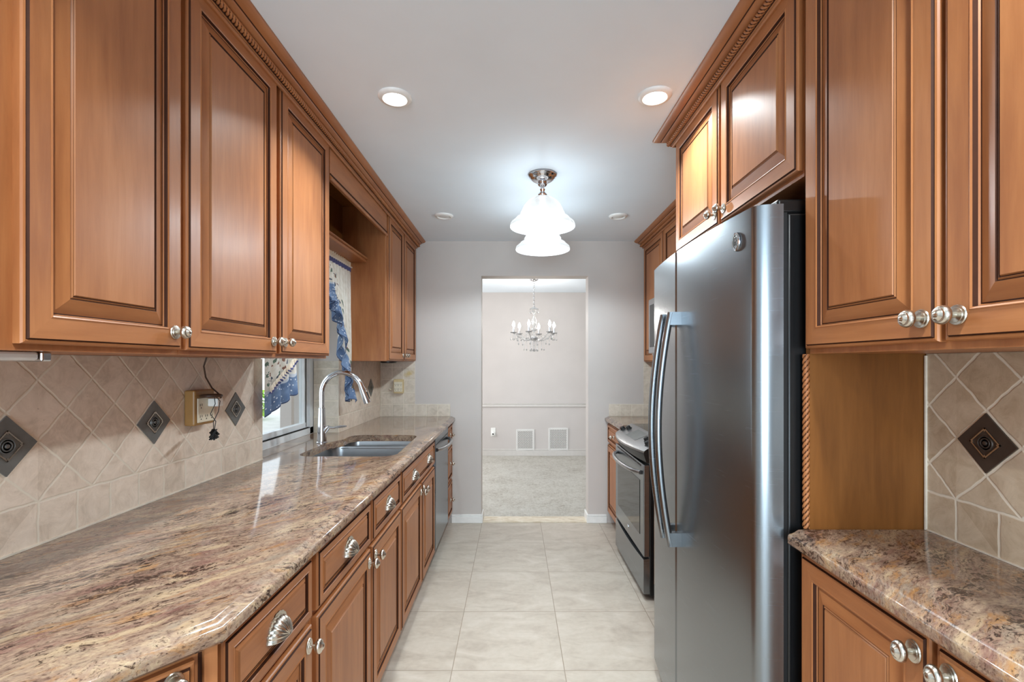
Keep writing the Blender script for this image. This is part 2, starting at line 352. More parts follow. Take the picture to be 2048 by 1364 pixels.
ORIG = {}
class MB:
    def __init__(s): s.v, s.f, s.k, s.uv = [], [], [], None
    def add(s, vs, fs, key):
        b = len(s.v); s.v += [Vector(p) for p in vs]
        for i, f in enumerate(fs):
            s.f.append([b+j for j in f]); s.k.append(key[i] if isinstance(key, list) else key)
    def box(s, x0, x1, y0, y1, z0, z1, key):
        x0, x1 = sorted((x0, x1)); y0, y1 = sorted((y0, y1)); z0, z1 = sorted((z0, z1))
        s.add([(x0, y0, z0), (x1, y0, z0), (x1, y1, z0), (x0, y1, z0), (x0, y0, z1), (x1, y0, z1), (x1, y1, z1), (x0, y1, z1)],
              [(3, 2, 1, 0), (4, 5, 6, 7), (0, 1, 5, 4), (1, 2, 6, 5), (2, 3, 7, 6), (3, 0, 4, 7)], key); return s
    def fbox(s, F, u0, u1, v0, v1, n0, n1, key):
        P = [F(u0, v0, n0), F(u1, v0, n0), F(u1, v1, n0), F(u0, v1, n0), F(u0, v0, n1), F(u1, v0, n1), F(u1, v1, n1), F(u0, v1, n1)]
        s.add(P, [(3, 2, 1, 0), (4, 5, 6, 7), (0, 1, 5, 4), (1, 2, 6, 5), (2, 3, 7, 6), (3, 0, 4, 7)], key); return s
    def panel(s, F, u0, v0, wd, ht, prof, center='v'):
        rings = []
        for d, n, k in prof:
            rings.append([F(u0+d, v0+d, n), F(u0+wd-d, v0+d, n), F(u0+wd-d, v0+ht-d, n), F(u0+d, v0+ht-d, n)])
        for i in range(len(rings)-1):
            k = prof[i][2]
            for j in range(4):
                q = [rings[i][j], rings[i][(j+1) % 4], rings[i+1][(j+1) % 4], rings[i+1][j]]
                s.add(q, [(0, 1, 2, 3)], GZ if k == 'g' else (WH if j % 2 == 0 else WV))
        s.add(rings[-1], [(0, 1, 2, 3)], WV if center == 'v' else WH)
        s.add(rings[0], [(3, 2, 1, 0)], WV); return s
    def lathe(s, F, prof, key, seg=24, su=1.0, sv=1.0, bump=None):
        R = []
        for r, n in prof:
            R.append([F(r*su*math.cos(2*PI*i/seg), r*sv*math.sin(2*PI*i/seg), n) for i in range(seg)])
        b = len(s.v); s.v += [p for ring in R for p in ring]
        for i in range(len(R)-1):
            for j in range(seg):
                a, c = b+i*seg+j, b+i*seg+(j+1) % seg
                s.f.append([a, c, c+seg, a+seg]); s.k.append(key)
        for idx, rev in ((0, True), (len(R)-1, False)):
            if prof[idx][0] > 1e-6:
                f = [b+idx*seg+j for j in range(seg)]
                s.f.append(f[::-1] if rev else f); s.k.append(key)
        return s
    def tube(s, pts, r, key, seg=10, caps=True):
        pts = [Vector(p) for p in pts]; n = len(pts)
        rs = r if isinstance(r, (list, tuple)) else [r]*n
        t0 = (pts[1]-pts[0]).normalized()
        up = Vector((0, 0, 1)) if abs(t0.z) < 0.9 else Vector((1, 0, 0))
        a = t0.cross(up).normalized(); b0 = len(s.v)
        for i in range(n):
            t = (pts[min(i+1, n-1)]-pts[max(i-1, 0)]).normalized()
            a = (a-t*a.dot(t)).normalized(); bb = t.cross(a)
            for j in range(seg):
                th = 2*PI*j/seg
                s.v.append(pts[i]+(a*math.cos(th)+bb*math.sin(th))*rs[i])
        for i in range(n-1):
            for j in range(seg):
                p, q = b0+i*seg+j, b0+i*seg+(j+1) % seg
                s.f.append([p, q, q+seg, p+seg]); s.k.append(key)
        if caps:
            s.f.append([b0+j for j in range(seg)][::-1]); s.k.append(key)
            s.f.append([b0+(n-1)*seg+j for j in range(seg)]); s.k.append(key)
        return s
    def grid(s, rows, key, closed=False):
        b = len(s.v); m = len(rows[0]); s.v += [Vector(p) for r in rows for p in r]
        for i in range(len(rows)-1):
            for j in range(m if closed else m-1):
                k = key(i, j) if callable(key) and not isinstance(key, bpy.types.Material) else key
                s.f.append([b+i*m+j, b+i*m+(j+1) % m, b+(i+1)*m+(j+1) % m, b+(i+1)*m+j]); s.k.append(k)
        return s
    def prism(s, poly, z0, z1, key):
        n = len(poly)
        s.add([(x, y, z0) for x, y in poly]+[(x, y, z1) for x, y in poly],
              [tuple(range(n))[::-1], tuple(range(n, 2*n))]+[(i, (i+1) % n, (i+1) % n+n, i+n) for i in range(n)], key); return s
    def rope(s, p0, p1, r, pitch, key, lobes=3, seg=24):
        p0, p1 = Vector(p0), Vector(p1); L = (p1-p0).length; t = (p1-p0)/L
        up = Vector((0, 0, 1)) if abs(t.z) < 0.9 else Vector((1, 0, 0))
        a = t.cross(up).normalized(); b = t.cross(a); n = max(4, int(L/(pitch/6)))
        rows = []
        for i in range(n+1):
            q = p0+t*(L*i/n); ph = 2*PI*(L*i/n)/(pitch*lobes); row = []
            for j in range(seg):
                th = 2*PI*j/seg
                rr = r*(0.58+0.42*abs(math.cos(lobes*(th-ph)/2))**0.8)
                row.append(q+(a*math.cos(th)+b*math.sin(th))*rr)
            rows.append(row)
        seg_ = seg
        s.grid(rows, lambda i, j: GZ if abs(math.cos(lobes*(2*PI*(j+0.5)/seg_-2*PI*(L*(i+0.5)/n)/(pitch*lobes))/2)) < 0.36 else key, True); return s
    def build(s, name, parent=None, smooth=35, bevel=0.0, solid=0.0, uvs=None):
        keys = []
        for k in s.k:
            if k not in keys: keys.append(k)
        root = parent
        while root is not None and root.parent is not None: root = root.parent
        off = Vector(ORIG.get(root.name, (0, 0, 0))) if root is not None else Vector((0, 0, 0))
        me = bpy.data.meshes.new(name)
        me.from_pydata([tuple(p-off) for p in s.v], [], s.f)
        for k in keys: me.materials.append(k)
        me.polygons.foreach_set('material_index', [keys.index(k) for k in s.k])
        bm = bmesh.new(); bm.from_mesh(me)
        bmesh.ops.remove_doubles(bm, verts=bm.verts, dist=1e-5) if uvs is None else None
        if solid == 0.0 and uvs is None: bmesh.ops.recalc_face_normals(bm, faces=bm.faces)
        bm.to_mesh(me); bm.free()
        if uvs is not None:
            ul = me.uv_layers.new(name='UVMap')
            for lp in me.loops: ul.data[lp.index].uv = uvs[lp.vertex_index]
        if smooth:
            me.polygons.foreach_set('use_smooth', [True]*len(me.polygons))
            me.set_sharp_from_angle(angle=math.radians(smooth))
        o = bpy.data.objects.new(name, me); COL.objects.link(o)
        if parent is not None: o.parent = parent
        if bevel:
            md = o.modifiers.new('edge', 'BEVEL'); md.width = bevel; md.segments = 2; md.limit_method = 'ANGLE'
            md.angle_limit = math.radians(50)
        if solid:
            md = o.modifiers.new('thick', 'SOLIDIFY'); md.thickness = solid; md.offset = 0
        return o

def tag(o, label, cat=None, group=None):
    o['label'] = label
    if cat: o['category'] = cat
    if group: o['group'] = group
    return o
def root(name, loc, label, cat, group=None):
    o = bpy.data.objects.new(name, None); COL.objects.link(o); o.location = loc
    o.empty_display_size = 0.05
    ORIG[o.name] = loc; return tag(o, label, cat, group)
def struct(mb, name, **kw):
    o = mb.build(name, None, **kw); o['kind'] = 'structure'; return o

# ================================================================== SETTING
XL, XLF, XR, XRF, YE, ZC = -1.20, -1.16, 1.054, 1.435, 4.116, 2.44
WY0, WY1, XWIN = 2.262, 3.14, -1.33           # sink window recess
BK = -3.4
# floor and ceiling
m = MB(); m.box(-2.7, 2.4, BK-0.2, YE, -0.06, 0.0, FLOORM); m.box(-0.2877, 0.6387, YE, YE+0.005, -0.06, 0, FLOORM); struct(m, 'floor')
m = MB(); m.box(-2.7, 2.4, BK-0.2, YE+0.14, ZC, ZC+0.1, CEILM); struct(m, 'ceiling')
m = MB(); m.box(-2.3, 3.2, YE+0.14, 7.2, ZC, ZC+0.1, CEILM); struct(m, 'ceiling_dining')
m = MB(); m.box(-2.3, 3.2, YE+0.14, 7.2, -0.05, 0.004, CARPET); struct(m, 'floor_carpet_dining')
# end wall with doorway
m = MB()
m.box(XL-0.3, -0.2877, YE, YE+0.14, 0, ZC, WALLM); m.box(0.6387, XRF+0.3, YE, YE+0.14, 0, ZC, WALLM)
m.box(-0.2877, 0.6387, YE, YE+0.14, 2.138, ZC, WALLM); struct(m, 'wall_end')
# left wall: near piece, far piece, parts above the window, reveals
TK = 0.008                                     # tile thickness
m = MB(); m.box(XL-0.16, XL-TK, 0.25, WY0, 0, ZC, WALLM); struct(m, 'wall_left')
m = MB(); m.box(XLF-0.30, XLF-TK, WY1+0.006, YE, 0, ZC, WALLM); struct(m, 'wall_left_far')
m = MB(); m.box(XL-0.16, XLF, WY0, WY1, 0, 0.86, WALLM); struct(m, 'wall_left_below_window')
m = MB(); m.box(XL-0.16, XLF-TK, WY0, WY1+0.006, 2.14, ZC, WALLM); struct(m, 'wall_left_above_window')
# right wall: hutch alcove wall and deeper wall behind the fridge and range
m = MB()
m.box(XR+TK, XR+0.6, -0.1, 1.19, 0, ZC, WALLM); m.box(XRF, XRF+0.2, 1.19, YE, 0, ZC, WALLM)
struct(m, 'wall_right')
# room behind the camera
m = MB()
m.box(-2.7, -2.6, BK, 0.25, 0, ZC, WALLM); m.box(-2.6, XL-0.16, 0.15, 0.25, 0, ZC, WALLM); struct(m, 'wall_left_rear')
m = MB(); m.box(2.3, 2.4, BK, -0.1, 0, ZC, WALLM); m.box(XR+0.6, 2.4, -0.2, -0.1, 0, ZC, WALLM); m.box(XR, XR+0.6, -0.2, -0.1, 0, ZC, WALLM); struct(m, 'wall_right_rear')
m = MB()
m.box(-2.7, -1.30, BK-0.1, BK, 0, ZC, WALLM); m.box(0.40, 2.4, BK-0.1, BK, 0, ZC, WALLM)
m.box(-1.30, 0.40, BK-0.1, BK, 0, 0.12, WALLM); m.box(-1.30, 0.40, BK-0.1, BK, 2.28, ZC, WALLM); struct(m, 'wall_back')
# dining room shell
m = MB(); m.box(-2.2, 3.1, 7.086, 7.2, 0, ZC, DINEM); struct(m, 'wall_dining_end')
m = MB(); m.box(3.0, 3.1, YE+0.14, 7.09, 0, ZC, DINEM); struct(m, 'wall_dining_right')
m = MB()
m.box(-2.1, -2.0, YE+0.14, 4.80, 0, ZC, DINEM); m.box(-2.1, -2.0, 6.6, 7.09, 0, ZC, DINEM)
m.box(-2.1, -2.0, 4.80, 6.6, 0, 0.7, DINEM); m.box(-2.1, -2.0, 4.80, 6.6, 2.2, ZC, DINEM); struct(m, 'wall_dining_left')  # opening cut to let in the added fill lamp
# baseboards, chair rail, threshold
def base_profile(m, x0, x1, yw, h=0.10, t=0.014):
    m.box(x0, x1, yw-t, yw, 0, h-0.018, WPAINT); m.box(x0, x1, yw-t*0.6, yw, h-0.018, h, WPAINT)
m = MB(); base_profile(m, -0.545, -0.2877, YE, 0.075); m.box(-0.2877, -0.274, YE-0.014, YE+0.14, 0, 0.075, WPAINT); struct(m, 'baseboard_left', bevel=0.003)
m = MB(); base_profile(m, 0.6387, 0.80, YE, 0.075); m.box(0.625, 0.6387, YE-0.014, YE+0.14, 0, 0.075, WPAINT); struct(m, 'baseboard_right', bevel=0.003)
m = MB(); m.box(-2.0, 3.0, 7.07, 7.086, 0.004, 0.085, DTRIM); m.box(-2.0, 3.0, 7.077, 7.086, 0.085, 0.11, DTRIM); struct(m, 'baseboard_dining', bevel=0.003)
m = MB(); m.box(-2.0, 3.0, 7.066, 7.086, 0.735, 0.775, DTRIM); m.box(-2.0, 3.0, 7.058, 7.086, 0.775, 0.788, DTRIM); struct(m, 'trim_1', bevel=0.004)
m = MB(); m.box(-0.274, 0.625, YE+0.004, YE+0.15, -0.04, 0.008, MARBLE); struct(m, 'trim_2', bevel=0.002)

# window_1 over the sink: vinyl slider
m = MB()
z0, z1 = 0.922, 2.02
m.box(XWIN-0.06, XWIN, WY0-0.02, WY1, z0, z0+0.045, VINYL); m.box(XWIN-0.06, XWIN, WY0-0.02, WY1, z1-0.04, z1, VINYL)
m.box(XWIN-0.06, XWIN, WY1-0.05, WY1, z0, z1, VINYL); m.box(XWIN-0.06, XWIN, WY0-0.02, WY0+0.03, z0, z1, VINYL)
m.box(XWIN-0.05, XWIN-0.015, WY1-0.10, WY1-0.05, z0+0.05, z1-0.04, VINYL)
m.box(XWIN-0.05, XWIN-0.012, WY0+0.03, WY1-0.05, z0+0.045, z0+0.078, VINYL)
m.box(XWIN-0.048, XWIN-0.018, 2.33, 2.37, z0+0.05, z1-0.04, VINYL)
m.box(XWIN-0.05, XWIN-0.01, WY1-0.085, WY1-0.079, z0+0.05, z1-0.04, DARK)
m.box(XWIN-0.05, XWIN+0.001, WY0, WY1-0.05, z0+0.040, z0+0.045, DARK)
wnd = struct(m, 'window_1', bevel=0.002)
m = MB(); m.box(XWIN-0.036, XWIN-0.031, WY0+0.03, WY1-0.10, z0+0.075, z1-0.04, GLASS); m.build('pane', wnd)
# reveals (painted above, tiled below) and soffit of the recess
m = MB(); m.box(XL-0.16, XLF, WY1-0.002, WY1+0.005, 1.397, 2.14, WALLM); struct(m, 'wall_left_window_reveal')

# outside the sink window
m = MB(); m.box(-14, -1.62, -2, 16, -0.08, 0.0, simple('patio_concrete', (196, 194, 190), 0.7, scale=6)); struct(m, 'ground_patio')
m = MB(); m.box(-5.45, -2.4, 11.1, 11.3, 0, 3.0, simple('stucco', (128, 128, 122), 0.8, scale=20)); struct(m, 'wall_exterior')
# shrub outside
LEAFM = simple('shrub_leaf', (150, 196, 60), 0.6, var=0.08)
m = MB()
for i in range(420):
    a = random.uniform(0, 2*PI); r = random.uniform(0, 0.75)*random.uniform(0.6, 1); zz = 0.05+random.uniform(0, 0.85)*(1-0.4*r)
    c = Vector((-6.55+r*math.cos(a), 11.6+r*math.sin(a)*0.7, zz))
    d = Vector((random.uniform(-1, 1), random.uniform(-1, 1), random.uniform(0, 1))).normalized()*random.uniform(0.10, 0.2)
    sd = d.cross(Vector((random.uniform(-1, 1), random.uniform(-1, 1), 0.3))).normalized()*0.045
    m.add([c, c+d*0.5+sd, c+d, c+d*0.5-sd], [(0, 1, 2, 3)], LEAFM)
for i in range(7): m.tube([(-6.55, 11.6, 0), (-6.55+random.uniform(-.4, .4), 11.6+random.uniform(-.3, .3), 0.7)], 0.012, BROWNPL, 5)
tag(m.build('garden_shrub', None, smooth=0), 'bright green shrub seen through the sink window beyond the patio', 'shrub')

# ================================================================== CABINET PARTS
DOORP = [(0, 0, 'w'), (0, 0.0125, 'w'), (0.002, 0.0160, 'w'), (0.0055, 0.0172, 'w'), (0.0075, 0.0155, 'g'), (0.0100, 0.0200, 'w'),
         (0.0480, 0.0200, 'w'), (0.0505, 0.0214, 'w'), (0.0535, 0.0196, 'g'), (0.0552, 0.0120, 'w'), (0.0570, 0.0095, 'g'),
         (0.0595, 0.0095, 'w'), (0.0880, 0.0180, 'g'), (0.0902, 0.0156, 'w'), (0.0930, 0.0186, 'g'), (0.0950, 0.0166, 'w'), (0.0970, 0.0198, 'w')]
def scaled(k, d0=0.010):
    return [(d if d <= d0 else d0+(d-d0)*k, n, kk) for d, n, kk in DOORP]
DRAWP = scaled(0.46)
def mk(prof):   # ring i's key colours the strip from ring i to i+1
    return prof

def knob(parent, F, oval=(1.0, 1.0)):
    m = MB()
    m.lathe(F, [(0.0165, 0), (0.0175, 0.0015), (0.0165, 0.0035), (0.013, 0.004), (0.0125, 0.0055), (0.0065, 0.0065)], NICKEL, 24, *oval)
    m.lathe(F, [(0.0055, 0.006), (0.0050, 0.013), (0.0065, 0.018)], NICKEL, 16)
    m.lathe(F, [(0.0065, 0.018), (0.012, 0.0195), (0.0158, 0.0235), (0.0164, 0.0275), (0.0152, 0.0310), (0.0132, 0.0335), (0.0124, 0.0340),
                (0.0108, 0.0337), (0.0098, 0.0345), (0.0075, 0.0375), (0.0060, 0.0392), (0.0054, 0.0390), (0.0040, 0.0400), (0.0, 0.0410)], NICKEL, 24, *oval)
    o = m.build('knob', parent, 50); o['label'] = 'satin nickel knob on a round rosette'; return o

def cup(parent, F):
    m = MB(); W, H, D = 0.042, 0.040, 0.027; v0 = -0.016
    rows = []; na = 72
    for i in range(13):
        ph = (PI/2)*i/12; row = []
        for j in range(na+1):
            a = PI*j/na; bmp = 1+0.05*abs(math.cos(9*a))*(1 if i < 12 else 0)-0.03
            row.append(F(W*math.cos(a)*math.cos(ph)*bmp, v0+H*math.sin(a)*math.cos(ph)*bmp, 0.002+D*math.sin(ph)*(bmp if 0 < i < 12 else 1)))
        rows.append(row)
    m.grid(rows, NICKEL)
    c = [F((W+0.004)*math.cos(PI*j/na)*(1+0.03*abs(math.cos(9*PI*j/na))), v0+(H+0.008)*math.sin(PI*j/na)*(1+0.03*abs(math.cos(9*PI*j/na))), 0) for j in range(na+1)]
    c2 = [F((W+0.004)*math.cos(PI*j/na)*(1+0.03*abs(math.cos(9*PI*j/na))), v0+(H+0.008)*math.sin(PI*j/na)*(1+0.03*abs(math.cos(9*PI*j/na))), 0.0025) for j in range(na+1)]
    c3 = [F(W*0.9*math.cos(PI*j/na), v0+H*0.9*math.sin(PI*j/na), 0.0025) for j in range(na+1)]
    m.grid([c, c2, c3], NICKEL)
    lip = [F(W*math.cos(PI/12*i), v0-0.0005, 0.002+D*math.sin(PI/12*i)) for i in range(13)]
    m.tube(lip, 0.0014, NICKEL, 6)
    o = m.build('cup_pull', parent, 60); o['label'] = 'satin nickel fluted shell cup pull'; return o

def door(parent, F, u0, v0, wd, ht, kn=None, oval=(1, 1)):
    """kn: (from which side 'l'/'r', from which end 't'/'b')"""
    o = MB().panel(F, u0, v0, wd, ht, DOORP).build('door', parent, 0, 0.0)
    if kn:
        ku = u0+0.029 if kn[0] == 'l' else u0+wd-0.029
        kv = v0+ht-0.042 if kn[1] == 't' else v0+0.043
        knob(o, F.at(ku, kv, 0.02), oval)
    return o
def drawer(parent, F, u0, v0, wd, ht, pulls=(0.5,), kind='cup'):
    o = MB().panel(F, u0, v0, wd, ht, DRAWP, 'h').build('drawer', parent, 0, 0.0)
    for p in pulls:
        G = F.at(u0+wd*p, v0+ht*0.5, 0.0195)
        cup(o, G) if kind == 'cup' else knob(o, G)
    return o

ZT = 0.882                                         # underside of worktops
# ---------------- left base run (door faces at X=-0.535, boards at -0.555)
FB = FR_L(-0.555)
OV = (0.95, 1.2)
def base_unit(name, y0, y1, label, grp='left base cabinets', xw=XLF-0.0):
    r = root(name, (-0.86, (y0+y1)/2, 0), label, 'cabinet', grp)
    m = MB(); m.box(-0.575, -0.555, y0, y1, 0.095, ZT-0.001, WV)
    m.box(-1.14, -0.575, y0, y0+0.016, 0.095, ZT-0.02, WV); m.box(-1.14, -0.575, y1-0.016, y1, 0.095, ZT-0.02, WV)
    m.box(-1.14, -0.575, y0+0.016, y1-0.016, 0.095, 0.112, WV)
    m.build('carcass', r, 0)
    m = MB(); m.box(-0.62, -0.605, y0, y1, 0, 0.095, WH); t = m.build('toe_kick', r, 0)
    return r
r = base_unit('base_cabinet', 0.852, 1.281, 'single maple base cabinet beside the angled corner of the left worktop')
drawer(r, FB, 0.878, 0.705, 0.386, 0.162); door(r, FB, 0.878, 0.105, 0.386, 0.582, 'rt', OV)
r = base_unit('base_cabinet', 1.283, 2.2525, 'double maple base cabinet with two shell-pull drawers over two doors')
drawer(r, FB, 1.298, 0.705, 0.479, 0.162); drawer(r, FB, 1.798, 0.705, 0.445, 0.162)
door(r, FB, 1.298, 0.105, 0.479, 0.582, 'rt', OV); door(r, FB, 1.798, 0.105, 0.445, 0.582, 'lt', OV)
r = base_unit('base_cabinet', 2.2545, 3.199, 'maple sink base cabinet with two shell pulls on one wide drawer front')
drawer(r, FB, 2.264, 0.705, 0.930, 0.162, (0.29, 0.75)); door(r, FB, 2.264, 0.105, 0.478, 0.582, 'rt', OV); door(r, FB, 2.765, 0.105, 0.429, 0.582, 'lt', OV)
r = base_unit('drawer_cabinet', 3.806, 4.110, 'narrow maple cabinet of three stacked drawers beyond the dishwasher')
for v, h in ((0.705, 0.162), (0.405, 0.283), (0.105, 0.283)): drawer(r, FB, 3.815, v, 0.280, h, (0.5,), 'knob')
# angled corner unit
ca = Vector((-0.622, -0.783, 0)).normalized(); CO = Vector((-0.548, 0.846, 0))
near = CO+ca*0.50
FA = Frame(near, -ca, (0, 0, 1), Vector((0.783, -0.622, 0)).normalized())
r = root('corner_cabinet', (-0.86, 0.65, 0), 'angled maple corner cabinet under the near tip of the left worktop', 'cabinet', 'left base cabinets')
m = MB(); m.prism([(CO.x, CO.y), (-1.19, 0.846), (-1.19, near.y), (near.x, near.y)], 0.095, ZT-0.001, WV)
m.fbox(FA, 0.492, 0.513, 0.095, ZT-0.001, -0.004, 0.012, WV); m.fbox(FA, 0.486, 0.492, 0.095, ZT-0.001, -0.004, 0.001, GZ)
m.build('carcass', r, 0)
m = MB(); m.prism([(CO.x-0.06, CO.y-0.01), (-1.19, 0.836), (-1.19, near.y+0.01), (near.x-0.06, near.y+0.01)], 0, 0.095, WH); m.build('toe_kick', r, 0)
o = door(r, FA, 0.02, 0.105, 0.457, 0.763); knob(o, FA.at(0.444, 0.846, 0.02), OV)

# ---------------- left worktop with sink cut-out
def offset_poly(poly, ds):
    n = len(poly); out = []
    for i in range(n):
        p0, p1, p2 = Vector(poly[i-1]), Vector(poly[i]), Vector(poly[(i+1) % n])
        e1 = (p1-p0).normalized(); e2 = (p2-p1).normalized()
        n1 = Vector((-e1.y, e1.x)); n2 = Vector((-e2.y, e2.x)); d1, d2 = ds[i-1], ds[i]
        a = p1+n1*d1; b = p1+n2*d2
        den = e1.x*e2.y-e1.y*e2.x
        if abs(den) < 1e-4: out.append(tuple(a)); continue
        t = ((b.x-a.x)*e2.y-(b.y-a.y)*e2.x)/den
        out.append(tuple(a+e1*t))
    return out
EDGE = [(0.006, 0.0), (0.0, 0.006), (0.0, 0.022), (0.0015, 0.0265), (0.005, 0.0290), (0.010, 0.0300), (0.018, 0.0335), (0.024, 0.0375), (0.027, 0.0392), (0.031, 0.04)]
def worktop(poly, front, z0, mat, name, label, hole=None, group=None):
    """poly counter-clockwise; front[i] is 1 where edge i (poly[i]->poly[i+1]) has the moulded edge"""
    m = MB(); rings = [[(x, y, z0+z) for x, y in offset_poly(poly, [d*f for f in front])] for d, z in EDGE]
    m.grid(rings, mat, True)
    n = len(poly)
    top = [Vector(p) for p in rings[-1]]
    if hole:
        hv = [Vector((x, y, z0+0.04)) for x, y in hole]
        tris = geometry.tessellate_polygon([top, hv]); m.add(top+hv, [tuple(t) for t in tris], mat)
        hb = [(x, y, z0) for x, y in hole]; hm = [(x, y, z0+0.036) for x, y in hole]
        m.grid([hb, [tuple(v) for v in hv]], mat, True)
        tris = geometry.tessellate_polygon([[Vector(p) for p in rings[0]], [Vector(p) for p in hb]])
        m.add(rings[0]+hb, [tuple(t) for t in tris], mat)
    else:
        for rg in (rings[-1], rings[0]):
            tris = geometry.tessellate_polygon([[Vector(p) for p in rg]]); m.add(rg, [tuple(t) for t in tris], mat)
    o = m.build(name, None, 40); return tag(o, label, 'worktop', group)
def fillet(pts, seg=8):
    out = []; n = len(pts)
    for i in range(n):
        p0, p1, p2 = (Vector(pts[(i+k) % n][:2]) for k in (-1, 0, 1)); r = pts[i][2]
        a = (p0-p1).normalized(); b = (p2-p1).normalized()
        ang = a.angle(b); t = r/math.tan(ang/2)
        s0, s1 = p1+a*t, p1+b*t
        c = p1+(a+b).normalized()*(r/math.sin(ang/2))
        a0 = math.atan2(s0.y-c.y, s0.x-c.x); a1 = math.atan2(s1.y-c.y, s1.x-c.x)
        d = (a1-a0+PI) % (2*PI)-PI
        out += [(c.x+r*math.cos(a0+d*k/seg), c.y+r*math.sin(a0+d*k/seg)) for k in range(seg+1)]
    return out
near2 = Vector((-0.515, 0.845, 0))+ca*0.56
polyL = [(-1.199, near2.y), (near2.x, near2.y), (-0.515, 0.845), (-0.515, 4.114), (XLF-0.001, 4.114), (XLF-0.001, WY1-0.006), (XWIN+0.001, WY1-0.006), (XWIN+0.001, WY0+0.001), (-1.199, WY0+0.001)]
hole = fillet([(-1.085, 2.340, .075), (-0.590, 2.340, .075), (-0.615, 3.045, .085), (-1.04, 3.045, .085), (-1.03, 2.86, .04), (-1.085, 2.74, .05)])
worktop(polyL, [1, 1, 1, 0, 0, 0, 0, 0, 0], ZT, GRAN, 'granite_worktop', 'long polished granite worktop with the sink along the window wall', hole, 'granite worktops')

# ---------------- sink
r = root('sink', (-0.84, 2.66, 0.70), 'double bowl stainless steel sink set under the granite worktop', 'sink')
def bowl(x0, x1, y0, y1, depth, rad):
    m = MB(); rows = []
    for ins, z in ((0, 0.0), (0.002, -0.01), (0.006, -depth*0.6), (0.012, -depth+0.03), (0.022, -depth+0.010), (0.045, -depth), (0.12, -depth-0.004)):
        pts = fillet([(x0+ins, y0+ins, max(.02, rad)), (x1-ins, y0+ins, max(.02, rad)), (x1-ins, y1-ins, max(.02, rad)), (x0+ins, y1-ins, max(.02, rad))], 6) if ins < 0.1 else \
              fillet([(x0+ins, y0+ins, .02), (x1-ins, y0+ins, .02), (x1-ins, y1-ins, .02), (x0+ins, y1-ins, .02)], 6)
        rows.append([(x, y, 0.8815+z) for x, y in pts])
    m.grid(rows, SINKM, True)
    b = len(m.v)-len(rows[-1]); m.f.append(list(range(b, len(m.v)))); m.k.append(SINKM)
    o = m.build('bowl', r, 45)
    cx, cy = (x0+x1)/2, (y0+y1)/2
    d = MB(); d.lathe(FR_UP(cx, cy, 0.8815-depth-0.004), [(0.042, 0.001), (0.044, 0.003), (0.036, 0.003), (0.030, -0.0005), (0.0, -0.0005)], CHROME, 24)
    d.build('drain', o, 40)
bowl(-1.089, -0.586, 2.336, 2.850, 0.21, 0.06); bowl(-1.045, -0.605, 2.876, 3.049, 0.17, 0.05)
m = MB(); m.box(-1.07, -0.60, 2.846, 2.880, 0.868, 0.8745, SINKM); m.build('divider', r, 0, 0.003)

# ---------------- faucet
r = root('faucet', (-1.115, 2.75, 0.922), 'tall chrome gooseneck kitchen faucet with side lever by the sink', 'faucet')
fx, fy = -1.115, 2.75
m = MB(); m.lathe(FR_UP(fx, fy, 0.922), [(0.031, 0), (0.031, 0.004), (0.027, 0.008), (0.0255, 0.03), (0.0215, 0.12), (0.0185, 0.195), (0.0185, 0.2), (0.0165, 0.202)], CHROME, 28); m.build('body', r, 40)
m = MB(); R = 0.113; pts = [(fx, fy, 1.115), (fx, fy, 1.17), (fx, fy, 1.215)]
for k in range(1, 17):
    a = PI-k/16*PI*0.92; pts.append((fx+R+R*math.cos(a), fy+0.02*k/16, 1.215+R*math.sin(a)))
m.tube(pts, 0.0145, CHROME, 16); neck = m.build('neck', r, 40)
end = Vector(pts[-1]); dr = (Vector(pts[-1])-Vector(pts[-2])).normalized()
m = MB(); m.tube([end, end+dr*0.012, end+dr*0.014, end+dr*0.075, end+dr*0.10], [0.0165, 0.0165, 0.0185, 0.0200, 0.0195], CHROME, 18); sp = m.build('spray_head', r, 40)
m = MB(); q = end+dr*0.055+Vector((0.0185, 0, 0.003)); m.tube([q-dr*0.022, q+dr*0.022], [0.005, 0.005], RUBBER, 8); m.build('button', sp)
m = MB(); m.tube([(fx+0.018, fy-0.004, 0.985), (fx+0.034, fy-0.010, 1.005), (fx+0.046, fy-0.014, 1.016)], [0.012, 0.0135, 0.010], CHROME, 14)
m.tube([(fx+0.040, fy-0.012, 1.012), (fx+0.075, fy-0.02, 1.010), (fx+0.115, fy-0.024, 1.018), (fx+0.152, fy-0.028, 1.021)], [0.008, 0.006, 0.0075, 0.004], CHROME, 10); m.build('lever', r, 40)

# ---------------- dishwasher
r = root('dishwasher', (-0.84, 3.5, 0), 'stainless steel dishwasher between the sink cabinet and the drawers', 'dishwasher')
m = MB(); m.box(-1.12, -0.565, 3.205, 3.80, 0.10, ZT-0.006, BLACK); m.box(-1.12, -0.62, 3.21, 3.795, 0.0, 0.10, BLACK); m.build('tub', r)
m = MB(); m.box(-0.565, -0.532, 3.207, 3.798, 0.115, ZT-0.008, STEELH); dd = m.build('door', r, 30, 0.004)
m = MB(); pts = []
for k in range(15):
    t = k/14; pts.append((-0.528+0.052*math.sin(PI*t)**0.6, 3.24+0.525*t, 0.79))
m.tube(pts, 0.013, STEEL, 12); m.build('handle', dd, 40)
m = MB(); m.box(-0.5321, -0.5310, 3.215, 3.79, 0.825, 0.83, DARK); m.build('trim_line', dd)

